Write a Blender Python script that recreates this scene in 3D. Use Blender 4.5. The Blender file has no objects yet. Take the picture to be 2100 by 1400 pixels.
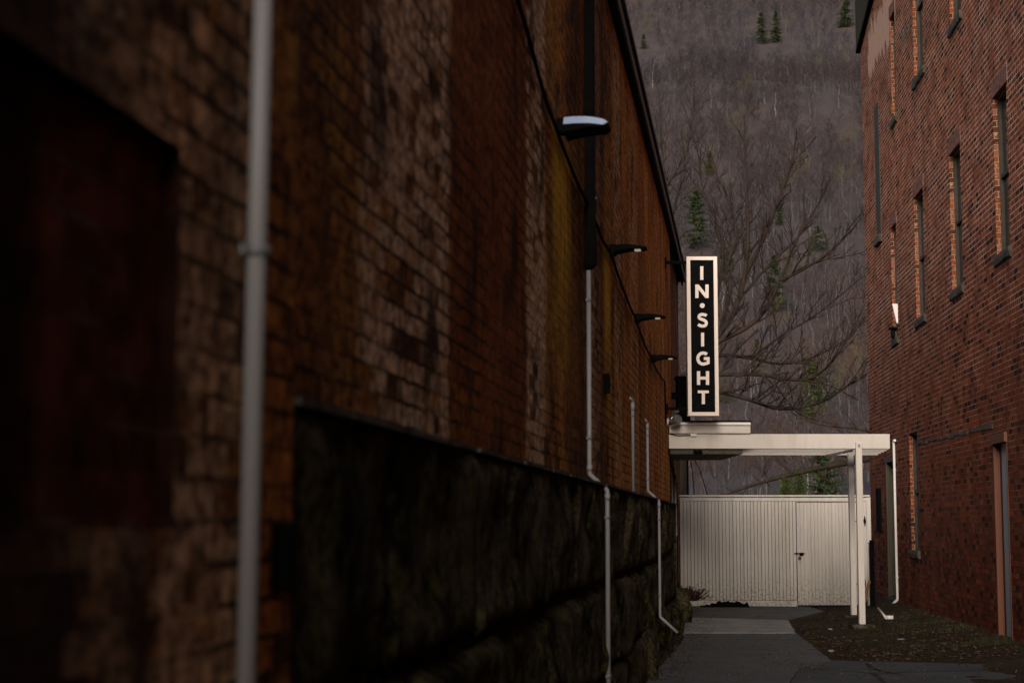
import bpy, math, random
import numpy as np
from mathutils import Vector, noise, Matrix
R_=random.Random(7)
S=bpy.context.scene; COL=S.collection
F=3500.0; TH=math.atan(370/3500); CT,ST=math.cos(TH),math.sin(TH); HC=1.4
CAM=Vector((0,0,HC))
def ray(x,y):
    u=(x-1050)/F; v=(700-y)/F
    return Vector((u,CT-v*ST,ST+v*CT))
def at(x,y,Y):
    r=ray(x,y); return CAM+r*(Y/r.y)
def onG(x,y,z=0.0):
    r=ray(x,y); return CAM+r*((z-HC)/r.z)
# ---- wall frames: u along the wall, o out towards the alley, z up
class Fr:
    def __init__(s,a,b,side):
        s.a=a;s.b=b;n=math.hypot(1,b);s.n=n
        s.d=Vector((b/n,1/n,0)); s.N=Vector((1/n,-b/n,0))*side; s.P=Vector((a,0,0))
    def w(s,u,o,z): p=s.P+s.d*u+s.N*o; return Vector((p.x,p.y,z))
    def px(s,x,y,o=0.0):
        P=s.P+s.N*o; r=ray(x,y); t=(P.x-s.b*P.y)/(r.x-s.b*r.y); p=CAM+r*t
        return ((p-s.P).dot(s.d),p.z)
LW=Fr(-1.0,.13455,1); LP=Fr(-.887,.13455,1); RW=Fr(4.04,.0824,-1)
class Id:
    def w(s,u,o,z): return Vector((u,o,z))
ID=Id()
# ---- mesh builder
class MB:
    def __init__(s): s.v=[];s.f=[];s.m=[];s.uv=[];s.sm=[]
    def face(s,pts,mat=0,uv=None,smooth=False):
        i=len(s.v); s.v+=[tuple(p) for p in pts]; s.f.append(tuple(range(i,i+len(pts)))); s.m.append(mat); s.uv.append(uv); s.sm.append(smooth)
    def box(s,fr,u0,u1,o0,o1,z0,z1,mat=0):
        i=len(s.v)
        for z in (z0,z1):
            for u,o in ((u0,o0),(u1,o0),(u1,o1),(u0,o1)): s.v.append(tuple(fr.w(u,o,z)))
        q=[(0,3,2,1),(4,5,6,7),(0,1,5,4),(1,2,6,5),(2,3,7,6),(3,0,4,7)]
        A=fr.w(1,0,0)-fr.w(0,0,0);B=fr.w(0,1,0)-fr.w(0,0,0)
        if A.cross(B).z<0: q=[t[::-1] for t in q]
        for t in q: s.f.append(tuple(i+k for k in t)); s.m.append(mat); s.uv.append(None); s.sm.append(False)
    def tube(s,pts,rad,n=8,mat=0,cap=True,smooth=True):
        pts=[Vector(p) for p in pts]
        if not hasattr(rad,'__len__'): rad=[rad]*len(pts)
        i0=len(s.v); up=None
        for k,p in enumerate(pts):
            a=pts[max(k-1,0)]; b=pts[min(k+1,len(pts)-1)]; t=(b-a)
            if t.length<1e-9: t=Vector((0,0,1))
            t.normalize()
            if up is None: up=t.orthogonal().normalized()
            else:
                up=up-t*up.dot(t)
                if up.length<1e-6: up=t.orthogonal()
                up.normalize()
            w=t.cross(up)
            for j in range(n):
                a_=2*math.pi*j/n; s.v.append(tuple(p+(up*math.cos(a_)+w*math.sin(a_))*rad[k]))
        for k in range(len(pts)-1):
            for j in range(n):
                a=i0+k*n+j;b=i0+k*n+(j+1)%n
                s.f.append((a,b,b+n,a+n));s.m.append(mat);s.uv.append(None);s.sm.append(smooth)
        if cap:
            s.f.append(tuple(i0+j for j in range(n))[::-1]);s.m.append(mat);s.uv.append(None);s.sm.append(False)
            e=i0+(len(pts)-1)*n
            s.f.append(tuple(e+j for j in range(n)));s.m.append(mat);s.uv.append(None);s.sm.append(False)
    def prism(s,pts,dv,mat=0):
        dv=Vector(dv);n=len(pts); i=len(s.v)
        s.v+=[tuple(Vector(p)) for p in pts]+[tuple(Vector(p)+dv) for p in pts]
        fs=[tuple(range(i,i+n))[::-1],tuple(range(i+n,i+2*n))]+[(i+k,i+(k+1)%n,i+n+(k+1)%n,i+n+k) for k in range(n)]
        for f in fs: s.f.append(f);s.m.append(mat);s.uv.append(None);s.sm.append(False)
    def grid(s,P,mat=0,uvf=None,smooth=True):
        nr=len(P);nc=len(P[0]);i=len(s.v)
        for r in P: s.v+=[tuple(p) for p in r]
        for a in range(nr-1):
            for b in range(nc-1):
                k=i+a*nc+b; s.f.append((k,k+1,k+nc+1,k+nc));s.m.append(mat);s.sm.append(smooth)
                s.uv.append([uvf(a,b),uvf(a,b+1),uvf(a+1,b+1),uvf(a+1,b)] if uvf else None)
    def build(s,name,mats,parent=None,bevel=0):
        me=bpy.data.meshes.new(name)
        o0=Vector(parent.get('_w',(0,0,0))) if parent else Vector((0,0,0))
        me.from_pydata([tuple(Vector(v)-o0) for v in s.v],[],s.f)
        if not isinstance(mats,(list,tuple)): mats=[mats]
        for m in mats: me.materials.append(m)
        me.polygons.foreach_set('material_index',s.m)
        me.polygons.foreach_set('use_smooth',s.sm)
        uvl=me.uv_layers.new(name='UVMap').data
        for p,uv in zip(me.polygons,s.uv):
            if uv is None:
                n=p.normal;c=[Vector(s.v[k]) for k in s.f[p.index]]
                ax=max(range(3),key=lambda k:abs(n[k]))
                for li,q in zip(p.loop_indices,c):
                    uvl[li].uv=(q.y,q.z) if ax==0 else ((q.x,q.z) if ax==1 else (q.x,q.y))
            else:
                for li,q in zip(p.loop_indices,uv): uvl[li].uv=q
        o=bpy.data.objects.new(name,me); COL.objects.link(o)
        if parent:
            o.parent=parent; o['_w']=tuple(o0)
        if bevel:
            b=o.modifiers.new('bevel','BEVEL');b.width=bevel;b.segments=2;b.limit_method='ANGLE'
        return o
def tag(o,label=None,cat=None,group=None,kind=None):
    if label:o['label']=label
    if cat:o['category']=cat
    if group:o['group']=group
    if kind:o['kind']=kind
    return o
def thing(name,loc,label,cat,group=None):
    o=bpy.data.objects.new(name,None);COL.objects.link(o);o.location=loc;o['_w']=tuple(loc);o.empty_display_size=.2
    return tag(o,label,cat,group)
def dup(root,loc,label,group=None):
    def cp(o,par):
        c=o.copy();COL.objects.link(c)
        if par: c.parent=par
        for ch in list(o.children):cp(ch,c)
        return c
    r=cp(root,None);r.location=loc;r['_w']=tuple(loc);r['label']=label
    if group:r['group']=group
    return r
# ---- materials
class NT:
    def __init__(s,name):
        s.mat=bpy.data.materials.new(name);s.mat.use_nodes=True;s.t=s.mat.node_tree;s.t.nodes.clear()
        s.out=s.n('ShaderNodeOutputMaterial');s.b=s.n('ShaderNodeBsdfPrincipled');s.l(s.b.outputs[0],s.out.inputs[0])
    def n(s,t,**k):
        x=s.t.nodes.new(t)
        for a,b in k.items(): setattr(x,a,b)
        return x
    def l(s,a,b): s.t.links.new(a,b)
    def put(s,inp,v):
        if hasattr(v,'is_output') or isinstance(v,bpy.types.NodeSocket): s.l(v,inp)
        elif isinstance(v,tuple) and len(v)==3 and inp.type=='RGBA': inp.default_value=(*v,1)
        else: inp.default_value=v
    def obj(s): return s.n('ShaderNodeTexCoord').outputs['Object']
    def geo(s): return s.n('ShaderNodeNewGeometry').outputs['Position']
    def uv(s): return s.n('ShaderNodeTexCoord').outputs['UV']
    def mapv(s,v,sc=(1,1,1),lo=(0,0,0)):
        m=s.n('ShaderNodeMapping');s.l(v,m.inputs[0]);m.inputs['Scale'].default_value=sc;m.inputs['Location'].default_value=lo;return m.outputs[0]
    def noise(s,v,sc,det=4,rough=.55,col=False):
        x=s.n('ShaderNodeTexNoise');s.l(v,x.inputs['Vector']);x.inputs['Scale'].default_value=sc;x.inputs['Detail'].default_value=det;x.inputs['Roughness'].default_value=rough
        return x.outputs['Color' if col else 'Fac']
    def math(s,op,a,b=0.0,c=None,clamp=False):
        x=s.n('ShaderNodeMath',operation=op,use_clamp=clamp);s.put(x.inputs[0],a);s.put(x.inputs[1],b)
        if c is not None: s.put(x.inputs[2],c)
        return x.outputs[0]
    def ramp(s,fac,stops,mode='LINEAR'):
        x=s.n('ShaderNodeValToRGB');s.put(x.inputs[0],fac);r=x.color_ramp;r.interpolation=mode
        while len(r.elements)<len(stops): r.elements.new(.5)
        for e,(p,c) in zip(r.elements,stops):
            e.position=p; e.color=(c,c,c,1) if not isinstance(c,tuple) else (*c,1)
        return x.outputs[0]
    def step(s,fac,a,b): 
        x=s.n('ShaderNodeMapRange');s.put(x.inputs[0],fac);x.inputs[1].default_value=a;x.inputs[2].default_value=b;return x.outputs[0]
    def mix(s,f,a,b,mode='MIX'):
        x=s.n('ShaderNodeMix',data_type='RGBA',blend_type=mode);s.put(x.inputs[0],f);s.put(x.inputs[6],a);s.put(x.inputs[7],b);return x.outputs[2]
    def sep(s,v): return s.n('ShaderNodeSeparateXYZ'),v
    def xyz(s,v):
        x=s.n('ShaderNodeSeparateXYZ');s.l(v,x.inputs[0]);return x.outputs
    def bump(s,h,st=.5,d=.01):
        x=s.n('ShaderNodeBump');s.put(x.inputs['Height'],h);x.inputs['Strength'].default_value=st;x.inputs['Distance'].default_value=d
        s.l(x.outputs[0],s.b.inputs['Normal'])
    def fin(s,col,rough=.8,spec=.5,metal=0):
        s.put(s.b.inputs['Base Color'],col);s.put(s.b.inputs['Roughness'],rough);s.b.inputs['Specular IOR Level'].default_value=spec;s.b.inputs['Metallic'].default_value=metal
        return s.mat
def simple(name,c1,c2,sc=8,rough=.6,bump=.0,spec=.5,metal=0,streak=False):
    t=NT(name);v=t.geo()
    if streak: v=t.mapv(v,(1,1,.12))
    f=t.ramp(t.noise(v,sc,5),[(.3,0.0),(.7,1.0)])
    if bump: t.bump(t.noise(v,sc*4,4),bump,.005)
    return t.fin(t.mix(f,c1,c2),rough,spec,metal)
def bricks(t,v,w=.215,h=.07,mortar=.011,warp=.006,smooth=.15,jit=.075):
    nz=t.n('ShaderNodeVectorMath',operation='SUBTRACT');t.l(t.noise(v,9,3,col=True),nz.inputs[0]);nz.inputs[1].default_value=(.5,.5,.5)
    sc=t.n('ShaderNodeVectorMath',operation='SCALE');t.l(nz.outputs[0],sc.inputs[0]);sc.inputs['Scale'].default_value=warp*2.2
    ad=t.n('ShaderNodeVectorMath',operation='ADD');t.l(v,ad.inputs[0]);t.l(sc.outputs[0],ad.inputs[1])
    xx=t.xyz(ad.outputs[0]);row=t.math('FLOOR',t.math('DIVIDE',xx[1],h))
    wn=t.n('ShaderNodeTexWhiteNoise',noise_dimensions='1D');t.l(row,wn.inputs['W'])
    cb=t.n('ShaderNodeCombineXYZ');t.l(t.math('ADD',xx[0],t.math('MULTIPLY',wn.outputs[0],jit)),cb.inputs[0]);t.l(xx[1],cb.inputs[1])
    b=t.n('ShaderNodeTexBrick');t.l(cb.outputs[0],b.inputs[0]);b.offset=.5;b.squash=.5;b.squash_frequency=6
    b.inputs['Color1'].default_value=(0,0,0,1);b.inputs['Color2'].default_value=(1,1,1,1);b.inputs['Mortar'].default_value=(.5,.5,.5,1)
    b.inputs['Scale'].default_value=1;b.inputs['Mortar Size'].default_value=mortar/2;b.inputs['Mortar Smooth'].default_value=smooth
    b.inputs['Brick Width'].default_value=w;b.inputs['Row Height'].default_value=h
    return b.outputs['Color'],b.outputs['Fac'],ad.outputs[0]
def band(t,u,a,b,s=.04):
    return t.math('MULTIPLY',t.step(u,a-s,a+s),t.math('SUBTRACT',1.0,t.step(u,b-s,b+s)))
def right_brick():
    t=NT('red brick with pale mortar');v=t.uv();B,Mo,vv=bricks(t,v,mortar=.015)
    u,z,_=t.xyz(v)
    col=t.ramp(B,[(0,(.020,.010,.010)),(.09,(.05,.02,.016)),(.18,(.15,.045,.026)),(.45,(.21,.062,.034)),(.7,(.28,.085,.043)),(.9,(.22,.075,.05)),(.97,(.36,.13,.065))])
    big=t.noise(v,.35,3); col=t.mix(t.ramp(big,[(.35,0.0),(.7,.75)]),col,t.mix(.55,col,(.13,.06,.05)))
    fine=t.noise(v,45,4); col=t.mix(t.ramp(fine,[(.3,.55),(.6,0.0)]),col,(.03,.013,.01))
    mort=t.mix(t.ramp(t.noise(v,2.2,4),[(.35,0.0),(.65,1.0)]),(.19,.125,.10),(.60,.48,.42))
    # darker band low on the wall, mortar blackened there
    gr=t.math('MULTIPLY',t.math('SUBTRACT',1.0,t.step(t.math('ADD',z,t.math('MULTIPLY',t.noise(v,1.2,4),1.8)),1.8,5.8)),.92)
    mort=t.mix(gr,mort,(.05,.028,.018))
    col=t.mix(Mo,col,mort)
    col=t.mix(t.math('MULTIPLY',gr,t.ramp(t.noise(v,1.7,5),[(.35,0.25),(.65,.9)])),col,t.mix(.6,col,(.02,.008,.005)))
    # pale flecks of old paint
    fl=t.math('MULTIPLY',t.ramp(t.noise(t.mapv(v,(1,.35,1)),34,3),[(.68,0.0),(.74,1.0)]),t.ramp(t.noise(v,1.3,3),[(.5,0.0),(.62,.9)]))
    col=t.mix(fl,col,(.42,.36,.36))
    # patches of plaster near the top of the far end
    def patch(x0,y0,x1,y1,c,s,thr):
        nonlocal col
        ua,za=RW.px(x0,y1);ub,zb=RW.px(x1,y0)
        m=t.math('MULTIPLY',band(t,u,min(ua,ub),max(ua,ub),.25),band(t,z,min(za,zb),max(za,zb),.45))
        m=t.math('ADD',m,t.math('MULTIPLY',t.math('SUBTRACT',t.noise(t.mapv(v,(1,.35,1)),s,5),.5),1.5))
        col=t.mix(t.math('MULTIPLY',t.step(m,thr,thr+.1),.8),col,c)
    patch(1780,-60,1836,170,(.50,.37,.34),5.0,.50)
    patch(1834,15,1869,125,(.085,.12,.12),4.0,.50)
    h=t.math('SUBTRACT',t.math('MULTIPLY',fine,.35),t.math('MULTIPLY',Mo,1.0))
    t.bump(t.math('ADD',h,t.math('MULTIPLY',B,.5)),.9,.008)
    return t.fin(t.mix(1.0,col,(1.30,1.05,.84),'MULTIPLY'),t.ramp(t.noise(v,3,3),[(.3,.7),(.7,.95)]),.04)
def left_brick():
    t=NT('brown stained brick');v=t.uv();B,Mo,vv=bricks(t,v,mortar=.013,warp=.010,jit=.12)
    u,z,_=t.xyz(v)
    st=t.noise(t.mapv(v,(1,.10,1)),2.6,5,.6)
    st2=t.noise(t.mapv(v,(1,.22,1)),14,4,.6)
    base=t.mix(t.ramp(st,[(.40,0.0),(.58,1.0)]),(.07,.020,.005),(.38,.155,.032))
    md=t.noise(t.mapv(v,(1,.55,1)),1.7,6,.65);base=t.mix(t.ramp(md,[(.50,0.0),(.62,.8)]),base,(.33,.21,.045));base=t.mix(t.ramp(md,[(.36,.85),(.46,0.0)]),base,(.022,.009,.004))
    base=t.mix(t.ramp(st2,[(.4,0.0),(.75,.7)]),base,(.55,.27,.07))
    base=t.mix(t.ramp(B,[(0,.9),(.45,0.0),(1,0.0)]),base,(.014,.006,.004))
    base=t.mix(t.ramp(B,[(.5,0.0),(1,.45)]),base,(.16,.07,.035))
    base=t.mix(t.math('MULTIPLY',t.step(u,12.5,17),t.ramp(st,[(.3,.1),(.6,.75)])),base,(.72,.30,.08))  # orange glints towards the far end put into the colour
    # worn grey paint left in bands
    def U(x): return LW.px(x,800)[0]
    n1=t.noise(v,3.0,5);n2=t.noise(t.mapv(v,(1,.3,1)),7,4)
    zsum=None
    for a,b,w in ((735,920,1.0),(1080,1119,1.0),(1212,1232,.55),(1262,1275,.6),(1296,1308,.5),(540,600,.35)):
        m=t.math('MULTIPLY',band(t,t.math('ADD',u,t.math('MULTIPLY',t.math('SUBTRACT',n2,.5),.25)),U(a),U(b),.05),w); zsum=m if zsum is None else t.math('MAXIMUM',zsum,m)
    # the near pier keeps most of its paint
    zsum=t.math('MAXIMUM',zsum,t.math('MULTIPLY',t.math('SUBTRACT',1.0,t.step(u,3.02,3.14)),.62))
    pm=t.math('MULTIPLY',zsum,t.step(t.math('ADD',t.math('MULTIPLY',n1,.9),t.math('ADD',t.math('MULTIPLY',n2,.6),t.math('MULTIPLY',B,.5))),.78,1.0),clamp=True)
    grey=t.mix(t.noise(v,12,4),(.20,.12,.07),(.72,.58,.46))
    col=t.mix(pm,base,grey)
    for a,b,w in ((1119,1136,.5),(1136,1172,.85),(1239,1252,.7),(600,735,.75)):
        m=t.math('MULTIPLY',band(t,u,U(a),U(b),.12),t.math('MULTIPLY',t.ramp(n2,[(.35,.15),(.65,1.0)]),w))
        if a==1136 or a==1239:
            ztop=LW.px(a+8,270 if a==1136 else 515)[1]
            m=t.math('MULTIPLY',m,t.math('SUBTRACT',1.0,t.step(z,ztop-.05,ztop+.1)))
            m=t.math('MULTIPLY',m,t.step(z,ztop-1.6,ztop-.25))
            c=(.55,.36,.04)
        else: c=(.24,.15,.045)
        col=t.mix(m,col,c)
    # very dark red-brown strip
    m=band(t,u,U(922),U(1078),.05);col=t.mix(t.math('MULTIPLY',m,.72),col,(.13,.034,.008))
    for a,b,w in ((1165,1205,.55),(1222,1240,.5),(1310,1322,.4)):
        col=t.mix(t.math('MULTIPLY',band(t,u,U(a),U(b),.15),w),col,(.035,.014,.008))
    # far bay is grey brown
    m=t.math('MULTIPLY',t.step(u,24.6,24.8),.6);col=t.mix(m,col,t.mix(st2,(.04,.027,.022),(.13,.085,.07)))
    vign=t.math('MULTIPLY',t.math('SUBTRACT',1.0,t.step(t.math('ADD',u,t.math('MULTIPLY',n1,.5)),2.40,2.95)),.93)  # frame-edge falloff painted as darkening on the near pier
    col=t.mix(vign,col,(.012,.007,.005))
    grit=t.noise(v,22,6,.75);col=t.mix(t.ramp(grit,[(.40,.9),(.56,0.0)]),col,(.010,.005,.003));bl=t.noise(t.mapv(v,(1,.6,1),(3,7,0)),2.3,5,.6);col=t.mix(t.ramp(bl,[(.34,.85),(.46,0.0)]),col,(.012,.006,.004))
    mort=t.mix(t.ramp(n1,[(.4,0.0),(.7,1.0)]),(.008,.005,.004),(.03,.018,.011))
    col=t.mix(t.math('MULTIPLY',Mo,t.ramp(t.noise(v,1.1,4),[(.42,.25),(.55,.95)])),col,mort)
    for xa,xb,yt_ in ((1138,1168,285),(1241,1252,520)):
        zt_=LW.px((xa+xb)/2,yt_)[1]
        m=t.math('MULTIPLY',band(t,u,U(xa),U(xb),.22),t.math('MULTIPLY',t.math('SUBTRACT',1.0,t.step(z,zt_-.15,zt_+.05)),t.step(z,zt_-1.5,zt_-.3)))
        m=t.math('MULTIPLY',m,t.ramp(n2,[(.32,.1),(.62,.9)]));col=t.mix(m,col,(.42,.29,.03))
    fl=t.ramp(t.noise(t.mapv(v,(1,.22,1)),30,2),[(.7,0.0),(.76,.8)])
    col=t.mix(t.math('MULTIPLY',fl,t.step(u,9,14)),col,(.36,.28,.22))
    h=t.math('SUBTRACT',t.math('MULTIPLY',t.noise(v,40,5),.5),t.math('MULTIPLY',Mo,1.0))
    t.bump(t.math('ADD',h,t.math('MULTIPLY',B,.6)),1.0,.012)
    return t.fin(t.mix(1.0,col,(1.62,1.5,1.25),'MULTIPLY'),t.ramp(n2,[(.3,.6),(.7,.9)]),.06)
def reveal_brick():
    t=NT('orange cut brick');v=t.uv();B,Mo,vv=bricks(t,v,w=.11,mortar=.010,warp=.008,jit=.02)
    col=t.ramp(B,[(0,(.06,.02,.012)),(.3,(.17,.045,.018)),(.8,(.25,.068,.024)),(1,(.25,.11,.06))])
    sp=t.ramp(t.noise(v,22,4),[(.6,0.0),(.72,.8)]);col=t.mix(sp,col,(.42,.32,.26))
    col=t.mix(Mo,col,(.30,.24,.18));t.bump(t.math('SUBTRACT',t.noise(v,40,4),Mo),.8,.008)
    return t.fin(col,.9,.05)
def paint(name,c,dirt=(.22,.19,.15),amount=.35,low=None):
    t=NT(name);v=t.geo();n=t.noise(t.mapv(v,(1,1,.18)),5,6,.65);n2=t.noise(v,.9,3)
    col=t.mix(t.math('MULTIPLY',t.ramp(n,[(.5,0.0),(.8,1.0)]),amount),c,dirt)
    col=t.mix(t.math('MULTIPLY',t.ramp(n2,[(.4,0.0),(.75,1.0)]),amount*.5),col,dirt)
    if low:
        X=t.xyz(v);z=X[2];wn=t.n('ShaderNodeTexWhiteNoise',noise_dimensions='1D');t.l(t.math('FLOOR',t.math('DIVIDE',X[0],.0585)),wn.inputs['W'])
        col=t.mix(t.math('MULTIPLY',wn.outputs[0],.22),col,dirt)
        sp=t.math('MULTIPLY',t.math('SUBTRACT',1.0,t.step(z,.05,.55)),t.ramp(t.noise(v,26,5,.7),[(.45,0.0),(.6,.8)]));col=t.mix(sp,col,(.12,.10,.075))
        m=t.math('MULTIPLY',t.math('SUBTRACT',1.0,t.step(t.math('ADD',z,t.math('MULTIPLY',n,.35)),.15,low)),.55)
        col=t.mix(m,col,(.2,.19,.15))
    t.bump(t.noise(t.mapv(v,(1,1,.1)),60,3),.15,.002)
    return t.fin(col,.55,.4)
def stone():
    t=NT('dark mossy rubble stone');v=t.geo();n=t.noise(v,3,6,.6);n2=t.noise(t.mapv(v,(1,1,.6)),11,6,.7)
    col=t.mix(t.ramp(n,[(.40,0.0),(.60,1.0)]),(.009,.007,.005),(.135,.11,.072))
    col=t.mix(t.ramp(n2,[(.47,0.0),(.60,.85)]),col,(.105,.10,.03));col=t.mix(t.ramp(t.noise(v,26,5,.75),[(.42,.8),(.55,0.0)]),col,(.010,.008,.005))
    col=t.mix(t.ramp(t.noise(v,1.3,3),[(.55,0.0),(.7,.6)]),col,(.11,.085,.06))
    t.bump(t.math('ADD',t.noise(v,9,8,.75),t.math('MULTIPLY',n2,.5)),1.0,.09)
    return t.fin(col,.95,.03)
def dirt():
    t=NT('dirt with leaf litter');v=t.geo();n=t.noise(v,1.1,5);n2=t.noise(v,18,6,.7)
    col=t.mix(t.ramp(n2,[(.35,0.0),(.65,1.0)]),(.010,.007,.0045),(.060,.042,.027))
    col=t.mix(t.ramp(n,[(.48,0.0),(.62,.7)]),col,t.mix(n2,(.020,.015,.007),(.075,.058,.030)))
    col=t.mix(t.ramp(t.noise(v,60,3),[(.68,0.0),(.74,.8)]),col,(.22,.18,.14))
    t.bump(n2,.9,.03);return t.fin(col,.95,.04)
def concrete(name,a,b,crack=True,k=1.0):
    t=NT(name);v=t.geo();n=t.noise(v,1.5,5);n2=t.noise(v,60,5,.7);n3=t.noise(v,5,5)
    col=t.mix(t.ramp(n,[(.3,0.0),(.7,1.0)]),a,b);col=t.mix(t.ramp(n2,[(.35,.45),(.6,0.0)]),col,(.03,.027,.022))
    col=t.mix(t.ramp(n3,[(.52,0.0),(.68,.45)]),col,(.05,.045,.03))
    if crack:
        vo=t.n('ShaderNodeTexVoronoi',feature='DISTANCE_TO_EDGE');t.l(t.mix(.12,v,t.noise(v,3,4,col=True)),vo.inputs[0]);vo.inputs['Scale'].default_value=.42
        c=t.math('SUBTRACT',1.0,t.step(vo.outputs[0],.004,.012));col=t.mix(t.math('MULTIPLY',c,.8),col,(.012,.01,.008))
    t.bump(n2,.35,.004);return t.fin(col,.9,.12)
def bark(name,a,b,moss=None):
    t=NT(name);v=t.geo();n=t.noise(t.mapv(v,(1,1,.3)),12,5)
    col=t.mix(t.ramp(n,[(.3,0.0),(.7,1.0)]),a,b)
    if moss: col=t.mix(t.ramp(t.noise(v,4,4),[(.45,0.0),(.6,.6)]),col,moss)
    t.bump(n,.5,.01);return t.fin(col,.85,.35)
def attr_mat(name,rough=.9,sc=.02):
    t=NT(name);a=t.n('ShaderNodeAttribute',attribute_name='tint');return t.fin(a.outputs['Color'],rough,.1)
def foliage(name,a,b):
    t=NT(name);n=t.noise(t.geo(),1.2,4);n2=t.n('ShaderNodeObjectInfo').outputs['Random']
    return t.fin(t.mix(t.ramp(n,[(.35,0.0),(.65,1.0)]),a,b),.8,.2)
M=dict(
 rb=right_brick(),lb=left_brick(),rv=reveal_brick(),stone=stone(),dirt=dirt(),
 white=paint('cream painted wood',(.62,.585,.535),(.27,.22,.16),amount=.42),
 fencew=paint('white painted boards',(.80,.765,.70),(.26,.23,.18),.3,low=1.0),
 fdark=simple('dark board gap',(.05,.045,.04),(.10,.085,.07),9,.9),
 signw=paint('sign cream enamel',(.86,.76,.68),(.6,.5,.42),.12),
 black=simple('black painted metal',(.003,.003,.003),(.006,.006,.006),10,.8,spec=.05),
 panel=simple('sign black panel',(.004,.004,.004),(.006,.006,.006),10,.8,spec=.05),
 pvc=simple('grey white plastic conduit',(.25,.25,.255),(.32,.315,.315),5,.45,streak=True),
 pvcw=simple('white plastic pipe',(.70,.66,.62),(.80,.76,.72),5,.4,streak=True),
 clamp=simple('grey metal clamp',(.16,.18,.19),(.25,.26,.27),15,.5,metal=.3),
 conc=concrete('pale new concrete',(.23,.225,.215),(.31,.30,.28),False),
 path=concrete('dark concrete path',(.080,.082,.083),(.118,.117,.114),False),
 lit_edge=simple('pale plinth lip painted as lit edge',(.03,.03,.025),(.13,.13,.115),7,.9,1.0,.05),
 pave=concrete('cracked old pavement',(.048,.050,.054),(.085,.087,.09),True),
 flash=simple('grey metal flashing',(.05,.055,.06),(.11,.115,.12),6,.5,metal=.2),
 lamp=simple('lamp metal painted with sky reflection',(.50,.66,.92),(.60,.75,.97),10,.5,metal=.2),  # sky reflection put into the nearest lamp's colour
 wframe=simple('old painted window frame',(.022,.016,.011),(.050,.037,.025),12,.7),
 olive=simple('weathered olive wood frame',(.035,.03,.018),(.07,.06,.035),12,.8,.4,streak=True),
 ocas=simple('rust orange painted casing',(.10,.026,.006),(.135,.036,.009),6,.6,.2,streak=True),
 doorw=simple('pale blue grey door paint',(.25,.28,.33),(.33,.36,.40),4,.5,streak=True),
 glass=simple('dark window glass',(.006,.007,.008),(.01,.011,.012),3,.12,spec=.6),
 sill=simple('weathered dark stone sill',(.02,.016,.011),(.09,.072,.05),9,.9,.7),
 clad=simple('brown green cladding',(.032,.027,.015),(.055,.045,.026),7,.85,spec=.1,streak=True),
 rust=simple('red brown painted pipe',(.16,.02,.01),(.25,.03,.015),12,.6),
 roof=simple('dark roof membrane',(.02,.02,.022),(.035,.035,.037),3,.9),
 bark=bark('young tree bark',(.008,.0045,.0035),(.045,.022,.016),(.018,.017,.006)),
 bark2=bark('dark mossy limb bark',(.03,.02,.014),(.075,.05,.035),(.04,.036,.015)),
 wood=attr_mat('bare woodland'),
 litter=simple('hillside leaf litter',(.030,.023,.023),(.058,.041,.035),.09,.95),
 pine=foliage('dark pine needles',(.012,.022,.008),(.040,.058,.018)),
 pine2=foliage('bright evergreen foliage',(.022,.038,.008),(.070,.095,.020)),
 leaf=attr_mat('dry fallen leaves'),
 grass=foliage('weedy grass blades',(.020,.020,.007),(.045,.043,.016)),
 rshrub=simple('dry red brown shrub',(.02,.007,.005),(.05,.015,.009),20,.9),
 tarp=simple('black rotted leaf heap',(.002,.002,.002),(.008,.007,.005),30,.95,1.0,.02),
 plank=simple('bare brown board',(.16,.07,.035),(.22,.10,.05),7,.8,streak=True),
 chrome=simple('brushed lamp housing',(.35,.36,.37),(.5,.5,.5),8,.3,metal=.8),
)
t=NT('lit lamp lens');t.b.inputs['Emission Color'].default_value=(1,.86,.6,1);t.b.inputs['Emission Strength'].default_value=.22;M['lens']=t.fin((.45,.40,.28),.4)

# ================= SETTING =================
def lerp_tab(x,T):
    for (a,b),(c,d) in zip(T,T[1:]):
        if x<=c: return b+(d-b)*(x-a)/(c-a)
    return T[-1][1]
def g(y,Y): return (Y,HC+Y*math.tan(math.atan((1070-y)/3520)))
TT=[(-500,0),(55,0),(120,1.0),g(1010,210),g(900,290),g(800,345),g(600,425),g(400,510),g(230,590),g(165,640),(700,178),g(60,790),g(-60,900),(1300,520),(1700,640)]
def terr(x,y):
    z=lerp_tab(y,TT)
    k=min(1,max(0,(y-90)/150))
    return z+k*(noise.noise(Vector((x*.012,y*.012,0)))*9+noise.noise(Vector((x*.05,y*.05,3)))*2.5)*(1 if z>1 else .2)
b=MB();P=[];ys=[60+i*12 for i in range(0,136)];xs=[-420+i*14 for i in range(0,76)]
for y in ys: P.append([(x,y,terr(x,y)-(.3 if y<70 else 0)) for x in xs])
b.grid(P);tag(b.build('hillside',M['litter']),kind='structure')
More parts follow.
